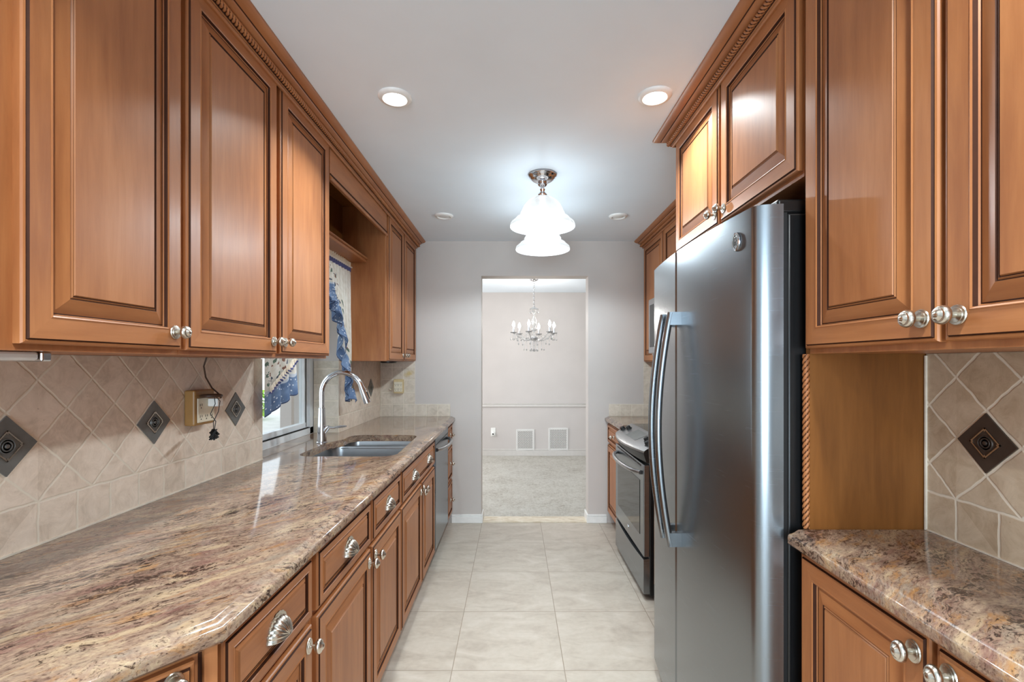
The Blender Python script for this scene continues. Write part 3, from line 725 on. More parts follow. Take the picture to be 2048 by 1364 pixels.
# ---------------- left upper run
FU = FR_L(-0.869)
ZB, ZTOP = 1.415, 2.392
def upper_unit(y0, y1, label, grp, zb, xw=XL, bot=0.012):
    r = root('upper_cabinet', (-1.0, (y0+y1)/2, zb), label, 'cabinet', grp)
    m = MB(); m.box(xw+0.002, -0.869, y0, y1, zb-bot, 2.438, WV); m.build('carcass', r, 0, 0.0); return r
GU = 'left upper cabinets'
r = upper_unit(0.30, 0.775, 'maple upper cabinet nearest the camera at the left edge of the photo', GU, ZB); door(r, FU, 0.315, ZB, 0.44, ZTOP-ZB)
r = upper_unit(0.777, 1.2245, 'maple upper cabinet with a single door over the round-tiled splashback beside the plug', GU, ZB); door(r, FU, 0.822, ZB, 0.395, ZTOP-ZB, 'rb')
r['label'] = 'tall single-door maple upper cabinet above the two nearest metal accent tiles'
r = upper_unit(1.2255, 2.19, 'double-door maple upper cabinet just before the sink window', GU, ZB); door(r, FU, 1.236, ZB, 0.469, ZTOP-ZB, 'rb'); door(r, FU, 1.729, ZB, 0.457, ZTOP-ZB, 'lb')
ZB2 = 1.397
r = upper_unit(3.17, 4.112, 'narrow-looking double-door maple upper cabinet past the sink window against the end wall', GU, ZB2, XLF, 0.0)
door(r, FU, 3.213, ZB2+0.004, 0.434, ZTOP-ZB2); door(r, FU, 3.66, ZB2+0.004, 0.434, ZTOP-ZB2)
kd = [c for c in r.children if c.name.startswith('door')]
knob(kd[0], FU.at(3.618, ZB2+0.045, 0.02)); knob(kd[1], FU.at(3.69, ZB2+0.045, 0.02))
m = MB(); m.box(-0.869, -0.862, 3.17, 3.208, ZB2, 2.438, WV); m.box(-0.8695, -0.8635, 3.2085, 3.2125, ZB2, 2.39, GZ); m.build('stile', r, 0)
# valance and shelf over the sink window
r = root('valance', (-0.86, 2.68, 2.235), 'maple valance board spanning above the sink window', 'valance')
m = MB(); m.box(-0.874, -0.852, 2.192, 3.168, 2.240, 2.438, WH); m.build('board', r, 0)
m = MB(); m.tube([(-0.852, 2.193, 2.238), (-0.852, 3.167, 2.238)], 0.009, WH, 10); m.tube([(-0.851, 2.193, 2.256), (-0.851, 3.167, 2.256)], 0.0035, GZ, 6); m.build('bead', r, 40)
r = root('display_shelf', (-1.07, 2.68, 2.05), 'small maple shelf with rope edge under the valance above the curtain', 'shelf')
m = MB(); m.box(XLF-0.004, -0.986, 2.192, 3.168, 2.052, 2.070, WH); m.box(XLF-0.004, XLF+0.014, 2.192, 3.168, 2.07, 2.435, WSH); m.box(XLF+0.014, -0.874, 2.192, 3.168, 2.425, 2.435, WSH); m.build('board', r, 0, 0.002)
m = MB(); m.rope((-0.986, 2.194, 2.078), (-0.986, 3.166, 2.078), 0.009, 0.013, WH); m.build('rope_trim', r, 60)

# ---------------- crown mouldings
CROWN = [(0.0, 0.0), (0.006, 0.0), (0.009, 0.003), (0.010, 0.006), (0.008, 0.009), (0.013, 0.011), (0.014, 0.013), (0.020, 0.031), (0.028, 0.034), (0.038, 0.0365),
         (0.044, 0.040), (0.046, 0.044), (0.050, 0.045), (0.062, 0.047), (0.074, 0.053), (0.078, 0.058), (0.078, 0.0655), (0.0, 0.0655)]
CKEY = [WH, WH, WH, GZ, WH, GZ, GZ, WH, WH, WH, WH, GZ, WH, WH, WH, WH, WH]
def crown(path, side, z0, label, grp='crown mouldings', rope=True, name='crown_moulding'):
    """path in XY; side=+1 projects to the left of travel"""
    P = [Vector(p) for p in path]; n = len(P); nr = []
    for i in range(n-1):
        e = (P[i+1]-P[i]).normalized(); nr.append(Vector((-e.y, e.x))*side)
    mit = []
    for i in range(n):
        a = nr[max(i-1, 0)]; b = nr[min(i, n-2)]; mit.append((a+b)/(1+a.dot(b)))
    r = root(name, (P[0].x, P[0].y, z0), label, 'moulding', grp)
    m = MB(); rows = [[(P[i].x+mit[i].x*d, P[i].y+mit[i].y*d, z0+h) for i in range(n)] for d, h in CROWN]
    m.grid(rows, lambda i, j: CKEY[i])
    for i in (0, n-1):
        ids = [(P[i].x+mit[i].x*d, P[i].y+mit[i].y*d, z0+h) for d, h in CROWN]
        tris = geometry.tessellate_polygon([[Vector(p) for p in ids]]); m.add(ids, [tuple(t) for t in tris], WH)
    m.build('profile', r, 25)
    if rope:
        m = MB()
        for i in range(n-1):
            a = P[i]+mit[i]*0.0215; b = P[i+1]+mit[i+1]*0.0215
            m.rope((a.x, a.y, z0+0.0215), (b.x, b.y, z0+0.0215), 0.0105, 0.0145, WH)
        m.build('rope_trim', r, 60)
    return r
ZK = 2.374
crown([(-0.849, 0.30), (-0.849, 4.112)], -1, ZK, 'long maple crown moulding with rope band above the left upper cabinets')
crown([(0.735, 0.42), (0.735, 2.182), (1.03, 2.182)], 1, ZK, 'maple crown moulding with rope band above the refrigerator cabinet')
crown([(1.115, 2.19), (1.115, 4.112)], 1, ZK, 'shorter maple crown moulding above the range cabinets by the end wall')

# ---------------- hutch on the right
YP = 1.22; FH = FR_R(0.758); GH = 'right-hand hutch cabinets'
r = root('upper_cabinet', (0.9, 0.83, 1.42), 'large double-door maple upper cabinet right of the refrigerator', 'cabinet', GH)
m = MB(); m.box(0.758, XR-0.002, 0.435, YP-0.002, 1.405, 2.438, WV); m.build('carcass', r, 0)
# FR_R: u grows toward -Y, so a door from y1 (far) to y0 (near) starts at u=-y1
door(r, FH, -1.213, 1.418, 0.381, ZTOP-1.418, 'rb'); door(r, FH, -0.8195, 1.418, 0.375, ZTOP-1.418, 'lb')
r = root('base_cabinet', (0.9, 0.83, 0), 'double-door maple base cabinet under the short granite worktop right of the refrigerator', 'cabinet', GH)
m = MB(); m.box(0.745, XR-0.002, 0.435, YP-0.006, 0.095, 0.913, WV); m.build('carcass', r, 0)
m = MB(); m.box(0.80, XR-0.01, 0.435, YP-0.006, 0, 0.095, WH); m.build('toe_kick', r, 0)
FHb = FR_R(0.745); door(r, FHb, -1.208, 0.105, 0.375, 0.795, 'rt', OV); door(r, FHb, -0.8205, 0.105, 0.375, 0.795, 'lt', OV)
worktop([(0.692, 0.42), (XR-0.001, 0.42), (XR-0.001, YP-0.003), (0.7, YP-0.003)], [1, 0, 0, 1], 0.9145, GRAN_R, 'granite_worktop', 'short granite worktop on the cabinet right of the refrigerator', None, 'granite worktops')
# tall panel between hutch and refrigerator with rope corner
r = root('end_panel', (0.9, YP, 0), 'tall maple panel with twisted rope corner beside the refrigerator', 'panel')
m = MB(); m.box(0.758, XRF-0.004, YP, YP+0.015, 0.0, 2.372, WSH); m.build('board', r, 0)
m = MB(); m.rope((0.751, YP+0.004, 0.956), (0.751, YP+0.004, 1.404), 0.0085, 0.0155, WV); m.build('rope_trim', r, 60)

# ---------------- refrigerator
r = root('refrigerator', (1.0, 1.70, 0), 'stainless side-by-side refrigerator with black case and two bowed handles', 'refrigerator')
Y0, YS, Y1 = 1.239, 1.777, 2.160
m = MB(); m.box(0.715, 1.40, Y0+0.004, Y1-0.004, 0.06, 1.775, BLACK); m.box(0.66, 1.38, Y0+0.02, Y1-0.02, 0.005, 0.06, BLACK)
m.box(0.69, 0.80, Y0+0.006, Y0+0.07, 1.775, 1.812, BLACK); m.box(0.69, 0.80, Y1-0.07, Y1-0.006, 1.775, 1.812, BLACK)
m.build('case', r, 30, 0.006)
m = MB(); m.box(0.700, 0.716, Y0+0.008, YS-0.008, 0.075, 1.785, RUBBER); m.box(0.700, 0.716, YS+0.008, Y1-0.008, 0.075, 1.785, RUBBER); m.build('gasket', r)
def bow(y): return 0.604+0.030*((y-1.72)/0.47)**2
def fdoor(ya, yb, ra, rb):
    pr = [(0.702, ya)]
    if ra:
        xe = bow(ya+0.03)
        for k in range(9):
            a = k/8*PI/2; pr.append((0.690-(0.690-xe)*math.sin(a), ya+0.0015+0.030*(1-math.cos(a))))
    else: pr.append((bow(ya)+0.006, ya)); pr.append((bow(ya), ya+0.006))
    N = 14; s0, s1 = (ya+0.031 if ra else ya+0.006), (yb-0.031 if rb else yb-0.006)
    for k in range(1, N): y = s0+(s1-s0)*k/N; pr.append((bow(y), y))
    if rb:
        xe = bow(yb-0.03)
        for k in range(9):
            a = (1-k/8)*PI/2; pr.append((0.690-(0.690-xe)*math.sin(a), yb-0.0015-0.030*(1-math.cos(a))))
    else: pr.append((bow(yb), yb-0.006)); pr.append((bow(yb)+0.006, yb))
    pr.append((0.702, yb))
    return MB().prism(pr, 0.062, 1.797, STEELH)
dn = fdoor(Y0, YS-0.004, True, False).build('door', r, 30); df = fdoor(YS+0.004, Y1, False, True).build('door', r, 30)
def fhandle(d, y):
    m = MB(); pts = []
    for k in range(25):
        t = k/24; pts.append((bow(y)-0.034-0.046*math.sin(PI*t)**0.9, y, 0.715+0.85*t))
    m.tube(pts, 0.0125, STEELH, 14)
    m.box(bow(y)-0.042, bow(y)+0.004, y-0.012, y+0.012, 0.715, 0.765, STEELH); m.box(bow(y)-0.042, bow(y)+0.004, y-0.012, y+0.012, 1.52, 1.567, STEELH)
    m.build('handle', d, 40)
fhandle(dn, YS-0.045); fhandle(df, YS+0.045)
# oval badge with a script monogram
FBd = Frame((bow(1.335)+0.0, 1.335, 1.722), (0, -1, 0), (0, 0, 1), Vector((-1, 0, 0)))
m = MB(); m.lathe(FBd, [(0.021, -0.001), (0.021, 0.003), (0.0195, 0.0045), (0.0175, 0.004), (0.0168, 0.003), (0.0, 0.003)], CHROME, 28, 0.92, 1.25); bd = m.build('badge', dn, 40)
bd['label'] = 'oval chrome badge with a script monogram'
m = MB()
def stroke(pts): m.tube([FBd(u, v, 0.0036) for u, v in pts], 0.0009, PEWTER, 6)
stroke([(-0.001, 0.010), (-0.005, 0.013), (-0.010, 0.009), (-0.0105, 0.0), (-0.008, -0.009), (-0.003, -0.010), (-0.001, -0.004), (-0.005, -0.001), (-0.002, 0.0)])
stroke([(0.009, 0.010), (0.005, 0.013), (0.0015, 0.009), (0.004, 0.003), (0.007, 0.002), (0.002, 0.0), (0.001, -0.007), (0.005, -0.011), (0.010, -0.007)])
stroke([(0.017*math.cos(a*PI/12)*0.86, 0.017*math.sin(a*PI/12)*1.17) for a in range(25)])
m.build('monogram', bd, 60)
# cabinet above the refrigerator
FO = FR_R(0.755); r = root('upper_cabinet', (1.0, 1.70, 1.88), 'double-door maple cabinet above the refrigerator', 'cabinet')
m = MB(); m.box(0.755, 1.425, 1.2375, 2.18, 1.868, 2.438, WV); m.build('carcass', r, 0)
d1 = door(r, FO, -2.172, 1.883, 0.455, ZTOP-1.883, 'rb'); d2 = door(r, FO, -1.70, 1.883, 0.461, ZTOP-1.883, 'lb')

# ---------------- far right run
FRB = FR_R(0.82)
def far_base(y0, y1, label):
    r = root('base_cabinet', (1.1, (y0+y1)/2, 0), label, 'cabinet', 'cabinets beside the range')
    m = MB(); m.box(0.82, 1.41, y0, y1, 0.095, ZT-0.001, WV); m.build('carcass', r, 0)
    m = MB(); m.box(0.88, 1.41, y0, y1, 0, 0.095, WH); m.build('toe_kick', r, 0)
    drawer(r, FRB, -(y1-0.012), 0.705, y1-y0-0.024, 0.162, (0.5,), 'knob'); door(r, FRB, -(y1-0.012), 0.105, y1-y0-0.024, 0.582, 'rt', OV)
far_base(3.53, 4.105, 'maple base cabinet between the range and the end wall')
far_base(2.20, 2.745, 'maple base cabinet between the refrigerator and the range')
worktop([(0.782, 3.53), (XRF-0.001, 3.53), (XRF-0.001, 4.113), (0.782, 4.113)], [0, 0, 0, 1], ZT, GRAN, 'granite_worktop', 'small granite worktop between the range and the end wall', None, 'granite worktops')
worktop([(0.782, 2.185), (XRF-0.001, 2.185), (XRF-0.001, 2.748), (0.782, 2.748)], [0, 0, 0, 1], ZT, GRAN, 'granite_worktop', 'small granite worktop between the refrigerator and the range', None, 'granite worktops')
FRU = FR_R(1.135); GR = 'upper cabinets over the range'
def far_upper(y0, y1, zb, nd, label, kn):
    r = root('upper_cabinet', (1.28, (y0+y1)/2, zb), label, 'cabinet', GR)
    m = MB(); m.box(1.135, XRF-0.002, y0, y1, zb-0.004, 2.438, WV); m.build('carcass', r, 0)
    wd = (y1-y0-0.012)/nd
    for k in range(nd): door(r, FRU, -(y1-0.006)+k*wd+0.002, zb, wd-0.004, ZTOP-zb, kn[k])
far_upper(3.565, 4.112, ZB2, 1, 'maple upper cabinet at the end wall beside the microwave', ['rb'])
far_upper(2.785, 3.563, 1.875, 2, 'short maple upper cabinet above the microwave', ['rb', 'lb'])
far_upper(2.19, 2.783, ZB2, 1, 'maple upper cabinet between the refrigerator and the microwave', ['lb'])
# microwave
r = root('microwave', (1.2, 3.17, 1.44), 'stainless microwave mounted over the range, mostly hidden by the refrigerator', 'microwave')
m = MB(); m.box(1.03, XRF-0.004, 2.79, 3.56, 1.44, 1.868, STEEL); m.build('body', r, 30, 0.006)
m = MB(); m.box(1.005, 1.03, 3.0, 3.56, 1.455, 1.855, STEEL); md = m.build('door', r, 30, 0.004)
m = MB(); m.box(1.002, 1.0055, 3.07, 3.52, 1.50, 1.81, BLKGL); m.build('window', md)
m = MB(); m.tube([(1.005, 3.035, 1.49), (0.975, 3.035, 1.52), (0.97, 3.035, 1.65), (0.975, 3.035, 1.79), (1.005, 3.035, 1.82)], 0.009, STEEL, 10); m.build('handle', md, 40)
m = MB(); m.box(1.01, 1.03, 2.80, 2.995, 1.455, 1.855, BLKGL); m.build('control_panel', r)

# range
r = root('range', (1.1, 3.14, 0), 'stainless slide-in electric range with black glass cooktop', 'range')
RY0, RY1 = 2.755, 3.523; RC = (RY0+RY1)/2; RH = (RY1-RY0)/2
m = MB(); m.box(0.785, 1.41, RY0, RY1, 0.03, 0.895, BLACK)
for yy in (RY0+0.03, RY1-0.07):
    m.box(0.83, 0.87, yy, yy+0.04, 0.0, 0.03, BLACK); m.box(1.33, 1.37, yy, yy+0.04, 0.0, 0.03, BLACK)
m.build('body', r, 0, 0.003)
m = MB(); m.box(0.86, 1.425, RY0-0.003, RY1+0.003, 0.896, 0.934, BLKGL); m.build('cooktop', r, 0, 0.004)
def bulge(y): return 0.050*(1-((y-RC)/RH)**2)
rows = []; N = 20
prof = [(0.785, 0.800, 0.0), (0.765, 0.805, 0.5), (0.752, 0.845, 0.85), (0.750, 0.860, 1.0), (0.752, 0.870, 1.0), (0.765, 0.880, 0.95), (0.868, 0.938, 0.0), (0.872, 0.934, 0.0)]
m = MB(); rows = [[(x-bulge(RY0+(RY1-RY0)*j/N)*k, RY0+(RY1-RY0)*j/N, z) for j in range(N+1)] for x, z, k in prof]
m.grid(rows, lambda i, j: BLACK if i < 3 else STEEL)
for j in (0, N):
    ids = [rw[j] for rw in rows]; m.add(ids+[(0.872, ids[0][1], 0.80)], [tuple(range(len(ids)+1))], BLACK)
cp = m.build('control_panel', r, 40)
def onpan(y, t):     # point on the sloping face, t from nose to back
    a = Vector((0.765-bulge(y)*0.95, y, 0.880)); b = Vector((0.868, y, 0.938)); return a+(b-a)*t
m = MB(); nrm = Vector((-0.49, 0, 0.87)); q = [onpan(y, t)+nrm*0.0015 for y, t in ((RC-0.14, .25), (RC+0.10, .25), (RC+0.10, .85), (RC-0.14, .85))]
m.add([*q, *[p-nrm*0.004 for p in q]], [(0, 1, 2, 3), (4, 5, 6, 7), (0, 1, 5, 4), (1, 2, 6, 5), (2, 3, 7, 6), (3, 0, 4, 7)], PEWTER); m.build('display', cp)
for yy, tt in ((RY0+0.06, .35), (RY0+0.14, .55), (RY1-0.07, .35), (RY1-0.14, .6)):
    m = MB(); p = onpan(yy, tt); F = Frame(p, (0, -1, 0), Vector((0.87, 0, 0.49)), nrm)
    m.lathe(F, [(0.022, 0), (0.022, 0.003), (0.017, 0.005), (0.015, 0.02), (0.012, 0.022), (0, 0.022)], RUBBER, 18); m.build('knob', cp, 40)
m = MB(); m.box(0.750, 0.786, RY0+0.004, RY1-0.004, 0.255, 0.790, STEELH); od = m.build('door', r, 0, 0.004)
m = MB(); m.box(0.7475, 0.752, RY0+0.085, RY1-0.085, 0.36, 0.685, BLKGL); m.build('window', od, 0, 0.002)
m = MB()
for k in range(6): m.box(0.7485, 0.7505, RY0+0.06+k*0.11, RY0+0.15+k*0.11, 0.772, 0.780, DARK)
m.build('vent_slot', od)
m = MB(); pts = []
for k in range(19):
    t = k/18; pts.append((0.746-0.062*math.sin(PI*t)**0.55, RY0+0.06+(RY1-RY0-0.12)*t, 0.735))
m.tube(pts, 0.0125, STEEL, 12); m.build('handle', od, 40)
m = MB(); m.lathe(Frame((0.750, RC+0.0, 0.305), (0, -1, 0), (0, 0, 1), (-1, 0, 0)), [(0.013, 0), (0.013, 0.002), (0.011, 0.003), (0, 0.003)], CHROME, 20, 0.9, 1.2); m.build('badge', od, 40)
m = MB(); rows = []
for x, zb_ in ((0.757, 0.04), (0.750, 0.046)): pass
N = 16; ztop = lambda y: 0.222+0.018*(1-((y-RC)/RH)**2)*-1+0.018
m.grid([[(0.786, RY0+0.004+(RY1-RY0-0.008)*j/N, 0.04) for j in range(N+1)], [(0.750, RY0+0.004+(RY1-RY0-0.008)*j/N, 0.04) for j in range(N+1)],
        [(0.750, RY0+0.004+(RY1-RY0-0.008)*j/N, ztop(RY0+(RY1-RY0)*j/N)) for j in range(N+1)], [(0.786, RY0+0.004+(RY1-RY0-0.008)*j/N, ztop(RY0+(RY1-RY0)*j/N)+0.006) for j in range(N+1)]], STEELH)
for j in (0, N):
    y = RY0+0.004+(RY1-RY0-0.008)*j/N; zt = ztop(RY0+(RY1-RY0)*j/N)
    m.add([(0.786, y, 0.04), (0.75, y, 0.04), (0.75, y, zt), (0.786, y, zt+0.006)], [(0, 1, 2, 3)], STEELH)
m.build('storage_drawer', r, 30)

# ================================================================== BACKSPLASH
BRONZE = simple('bronze_tile', (74, 62, 54), 0.4, 0.3)
def accent(parent, F, s, PEWTER=PEWTER):
    h = s/2; m = MB(); rt = Frame(F.o, (F.u+F.v)/math.sqrt(2), (F.v-F.u)/math.sqrt(2), F.n)
    m.fbox(rt, -h, h, -h, h, -0.001, 0.0035, PEWTER)
    q = h*0.52
    for a, b, c, d in ((-q, q, -q, -q+0.003), (-q, q, q-0.003, q), (-q, -q+0.003, -q, q), (q-0.003, q, -q, q)): m.fbox(rt, a, b, c, d, 0.003, 0.0058, NICKEL)
    for R_ in (0.72, 0.46): m.lathe(rt, [((q-0.003)*(R_+0.10), 0.0035), ((q-0.003)*(R_+0.05), 0.0062), ((q-0.003)*(R_-0.02), 0.0062), ((q-0.003)*(R_-0.06), 0.0035)], PEWTER, 28)
    m.lathe(rt, [(q*0.22, 0.0035), (q*0.18, 0.0065), (0.0, 0.0075)], PEWTER, 16)
    for su in (-1, 1):
        for sv in (-1, 1): m.fbox(rt, su*q*0.80-0.0018, su*q*0.80+0.0018, sv*q*0.80-0.0018, sv*q*0.80+0.0018, 0.003, 0.006, NICKEL)
    o = m.build('accent_tile', parent, 40); o['label'] = 'dark metal diamond accent tile with a rosette'; return o
ST = 0.012
def splash(name_label, boxes, mat, loc):
    r = root('tile_backsplash', loc, name_label, 'backsplash', 'tiled backsplashes'); m = MB()
    for b in boxes: m.box(*b, mat)
    m.build('tiling', r, 0); return r
r = splash('diagonal beige tile backsplash on the left wall before the sink window', [(XL-TK+0.0005, XL, 0.26, WY0, 0.9225, 1.4025)], TILE_L, (XL, 1.2, 0.922))
for y in (1.1195, 1.5795, 2.0405): accent(r, FR_L(XL+0.0, y, 1.1845), 0.102)
m = MB(); m.box(XL, XL+0.004, 0.28, WY0, 0.9225, 0.927, GROUTLINE); m.build('caulk_line', r)
r = splash('diagonal beige tile backsplash on the left wall past the sink window', [(XLF-TK+0.0005, XLF, WY1+0.001, 4.107, 0.9225, 1.3965)], TILE_L, (XLF, 3.6, 0.922))
for y in (3.372, 3.832): accent(r, FR_L(XLF+0.0, y, 1.1845), 0.102)
splash('square tile panel lining the side of the sink window recess', [(XL-0.125, XLF, WY1-0.005, WY1+0.0005, 0.9225, 1.3965)], TILE_V, (-1.24, WY1, 0.922))
splash('stepped square tile backsplash on the end wall left of the doorway', [(XLF+0.0005, -0.862, YE-0.006, YE-0.0005, 0.9225, 1.3965), (-0.862, -0.556, YE-0.006, YE-0.0005, 0.9225, 1.028)], TILE_E, (-0.9, YE, 0.922))
splash('stepped square tile backsplash on the end wall right of the doorway', [(0.8176, 1.118, YE-0.006, YE-0.0005, 0.9225, 1.028), (1.118, XRF-0.001, YE-0.006, YE-0.0005, 0.9225, 1.392)], TILE_E, (1.1, YE, 0.922))
r = splash('diagonal brown-shaded tile backsplash above the short granite worktop', [(XR, XR+TK-0.0005, 0.44, YP-0.004, 0.955, 1.4045)], TILE_R, (XR, 0.9, 0.955))
accent(r, FR_R(XR, 1.0597, 1.202), 0.095, BRONZE); accent(r, FR_R(XR, 0.62, 1.202), 0.095, BRONZE)
m = MB(); m.box(XR-0.005, XR, YP-0.0075, YP-0.0035, 0.955, 1.4, GROUTLINE); m.box(XR-0.004, XR, 0.44, YP-0.004, 0.955, 0.958, GROUTLINE); m.build('caulk_line', r)

# stain smear on the left tile is part of its surface wear: thin film mark
# ================================================================== OUTLETS AND CORDS
r = root('outlet_adapter', (XL+0.03, 1.77, 1.15), 'tan multi-outlet adapter on the left tile with a charger plugged in', 'outlet')
m = MB(); m.box(XL+0.001, XL+0.040, 1.722, 1.838, 1.152, 1.282, TANPL); m.build('housing', r, 0, 0.006)
m = MB(); m.box(XL+0.040, XL+0.043, 1.736, 1.832, 1.162, 1.252, CREAMPL); fp = m.build('face_plate', r, 0, 0.002)
def slots(parent, F, cols, rws):
    for u in cols:
        for v in rws:
            m = MB()
            m.fbox(F, u-0.006, u-0.0042, v, v+0.009, -0.001, 0.0006, DARK); m.fbox(F, u+0.0042, u+0.006, v+0.001, v+0.009, -0.001, 0.0006, DARK)
            m.lathe(F.at(u, v-0.006, -0.0005), [(0.0024, 0), (0.0024, 0.001), (0, 0.001)], DARK, 10)
            m.build('socket', parent)
slots(fp, FR_L(XL+0.0432, 1.784, 1.18), (-0.03, 0.0, 0.03), (0.0,))
slots(fp, FR_L(XL+0.0432, 1.784, 1.222), (-0.03,), (0.0,))
r = root('power_adapter', (XL+0.06, 1.81, 1.22), 'white charger with brown disc and dangling black cord in the tan outlet', 'charger')
m = MB(); m.box(XL+0.0435, XL+0.082, 1.790, 1.825, 1.218, 1.248, WHITEPL); m.build('plug', r, 0, 0.003)
m = MB(); m.lathe(FR_UP(XL+0.080, 1.755, 1.262), [(0.034, -0.006), (0.037, -0.003), (0.036, 0.002), (0.030, 0.005), (0.0, 0.006)], BROWNPL, 24); m.build('disc', r, 40)
m = MB(); m.tube([(-1.10, 1.697, 1.402), (-1.112, 1.70, 1.37), (-1.118, 1.72, 1.33), (-1.118, 1.755, 1.29), (-1.117, 1.80, 1.262), (-1.117, 1.808, 1.249)], 0.0028, BROWNPL, 8)
m.tube([(-1.11, 1.755, 1.262), (-1.112, 1.765, 1.23), (-1.115, 1.742, 1.195), (-1.11, 1.765, 1.165), (-1.112, 1.76, 1.135)], 0.0014, RUBBER, 6)
m.tube([(-1.11, 1.765, 1.258), (-1.10, 1.775, 1.24), (-1.105, 1.772, 1.20), (-1.108, 1.748, 1.165), (-1.112, 1.755, 1.135)], 0.0014, RUBBER, 6); m.build('cord', r, 60)
m = MB(); pts = [Vector((-1.112+0.011*math.sin(k*2.3)*math.cos(k*0.7), 1.757+0.016*math.cos(k*1.9), 1.118+0.018*math.sin(k*1.37+1))) for k in range(46)]
m.tube(pts, 0.0032, RUBBER, 6); m.build('cord_bundle', r, 60)
r = root('outlet_adapter', (-0.995, YE-0.03, 1.12), 'ivory six-outlet adapter on the end wall tile under the far cabinet', 'outlet')
m = MB(); m.box(-1.040, -0.957, YE-0.038, YE-0.001, 1.122, 1.245, IVORY); m.build('housing', r, 0, 0.005)
m = MB(); m.box(-1.034, -0.963, YE-0.041, YE-0.038, 1.138, 1.222, CREAMPL); fp = m.build('face_plate', r, 0, 0.002); fp['label'] = 'cream face plate with six sockets'
slots(fp, FR_C(-0.9985, YE-0.0412, 1.157), (-0.024, 0.0, 0.024), (0.0, 0.038))
m = MB(); m.tube([(-1.062, YE-0.002, 1.165), (-1.068, YE-0.014, 1.150), (-1.074, YE-0.018, 1.152), (-1.078, YE-0.012, 1.165)], 0.006, CREAMPL, 8); m.tube([(-1.045, YE-0.006, 1.20), (-1.058, YE-0.010, 1.185), (-1.062, YE-0.006, 1.165)], 0.003, CREAMPL, 8)
tag(m.build('wall_hook', None, 50), 'small cream hook on the end wall tile beside the ivory outlet', 'hook')
# under-cabinet lights
r = root('undercabinet_light', (-0.95, 0.78, 1.40), 'slim unlit fluorescent fixture under the near left upper cabinet', 'light fixture')
m = MB(); m.box(-0.985, -0.905, 0.45, 0.905, 1.386, 1.4025, LENSOFF); m.build('lens', r, 0, 0.005)
m = MB(); m.box(-0.99, -0.90, 0.905, 0.925, 1.384, 1.4025, CHROME); m.build('end_cap', r, 0, 0.003)
m = MB(); m.lathe(FR_DN(-0.985, 3.72, 1.3965), [(0.062, 0), (0.062, 0.008), (0.052, 0.014), (0.0, 0.014)], BLACK, 24)
tag(m.build('puck_light', None, 40), 'round dark puck light under the far left upper cabinet', 'light fixture')

# dining room outlet and vents
r = root('outlet_plate', (-0.31, 7.08, 0.29), 'white wall outlet with round night light beside the floor vents', 'outlet')
m = MB(); m.box(-0.352, -0.282, 7.079, 7.0858, 0.295, 0.422, WHITEPL); m.build('plate', r, 0, 0.003)
m = MB(); m.lathe(FR_C(-0.316, 7.079, 0.332), [(0.03, 0), (0.03, 0.02), (0.022, 0.03), (0, 0.032)], WHITEPL, 20); nl = m.build('night_light', r, 40)
m = MB(); m.lathe(FR_C(-0.318, 7.049, 0.332), [(0.013, 0), (0.011, 0.003), (0, 0.004)], DARK, 14); m.build('sensor', nl)
VTRIM = simple('vent_paint', (214, 210, 205), 0.5, var=0.01)
GRILLE = simple('grille_shadow', (92, 86, 80), 0.8)
def vent(x0, x1, z0, z1, label):
    r = root('floor_vent', ((x0+x1)/2, 7.08, z0), label, 'vent', 'wall vents in the dining room')
    m = MB(); f = 0.028; y0, y1 = 7.072, 7.0858
    m.box(x0, x0+f, y0, y1, z0, z1, VTRIM); m.box(x1-f, x1, y0, y1, z0, z1, VTRIM); m.box(x0+f, x1-f, y0, y1, z1-f, z1, VTRIM); m.box(x0+f, x1-f, y0, y1, z0, z0+f, VTRIM)
    m.build('frame', r, 0, 0.003)
    m = MB(); m.box(x0+f, x1-f, 7.083, 7.0858, z0+f, z1-f, GRILLE); m.build('backing', r)
    m = MB(); a0, a1, b0, b1 = x0+f, x1-f, z0+f, z1-f; st = 0.026
    for sg in (1, -1):
        k = -60
        while k < 60:
            c = k*st; pts = []          # line z-b0 = sg*(x-a0)+c clipped to the opening
            lo, hi = a0, a1
            zl = lambda x: b0+sg*(x-a0)+c
            for zz in (b0, b1):
                pass
            xa = a0+((b0-b0)-c)/sg; xb = a0+((b1-b0)-c)/sg
            lo = max(a0, min(xa, xb)); hi = min(a1, max(xa, xb))
            if hi-lo > 0.004:
                F = Frame((lo, 7.078-0.001*sg, zl(lo)), Vector((1, 0, sg)).normalized(), Vector((-sg, 0, 1)).normalized(), (0, -1, 0))
                m.fbox(F, 0, (hi-lo)*math.sqrt(2), -0.0038, 0.0038, 0, 0.003, VTRIM)
            k += 1
    m.build('grille', r, 0)
vent(0.022, 0.297, 0.085, 0.40, 'white lattice vent on the dining wall nearer the outlet')
vent(0.503, 0.800, 0.085, 0.42, 'white lattice vent on the dining wall farther from the outlet')

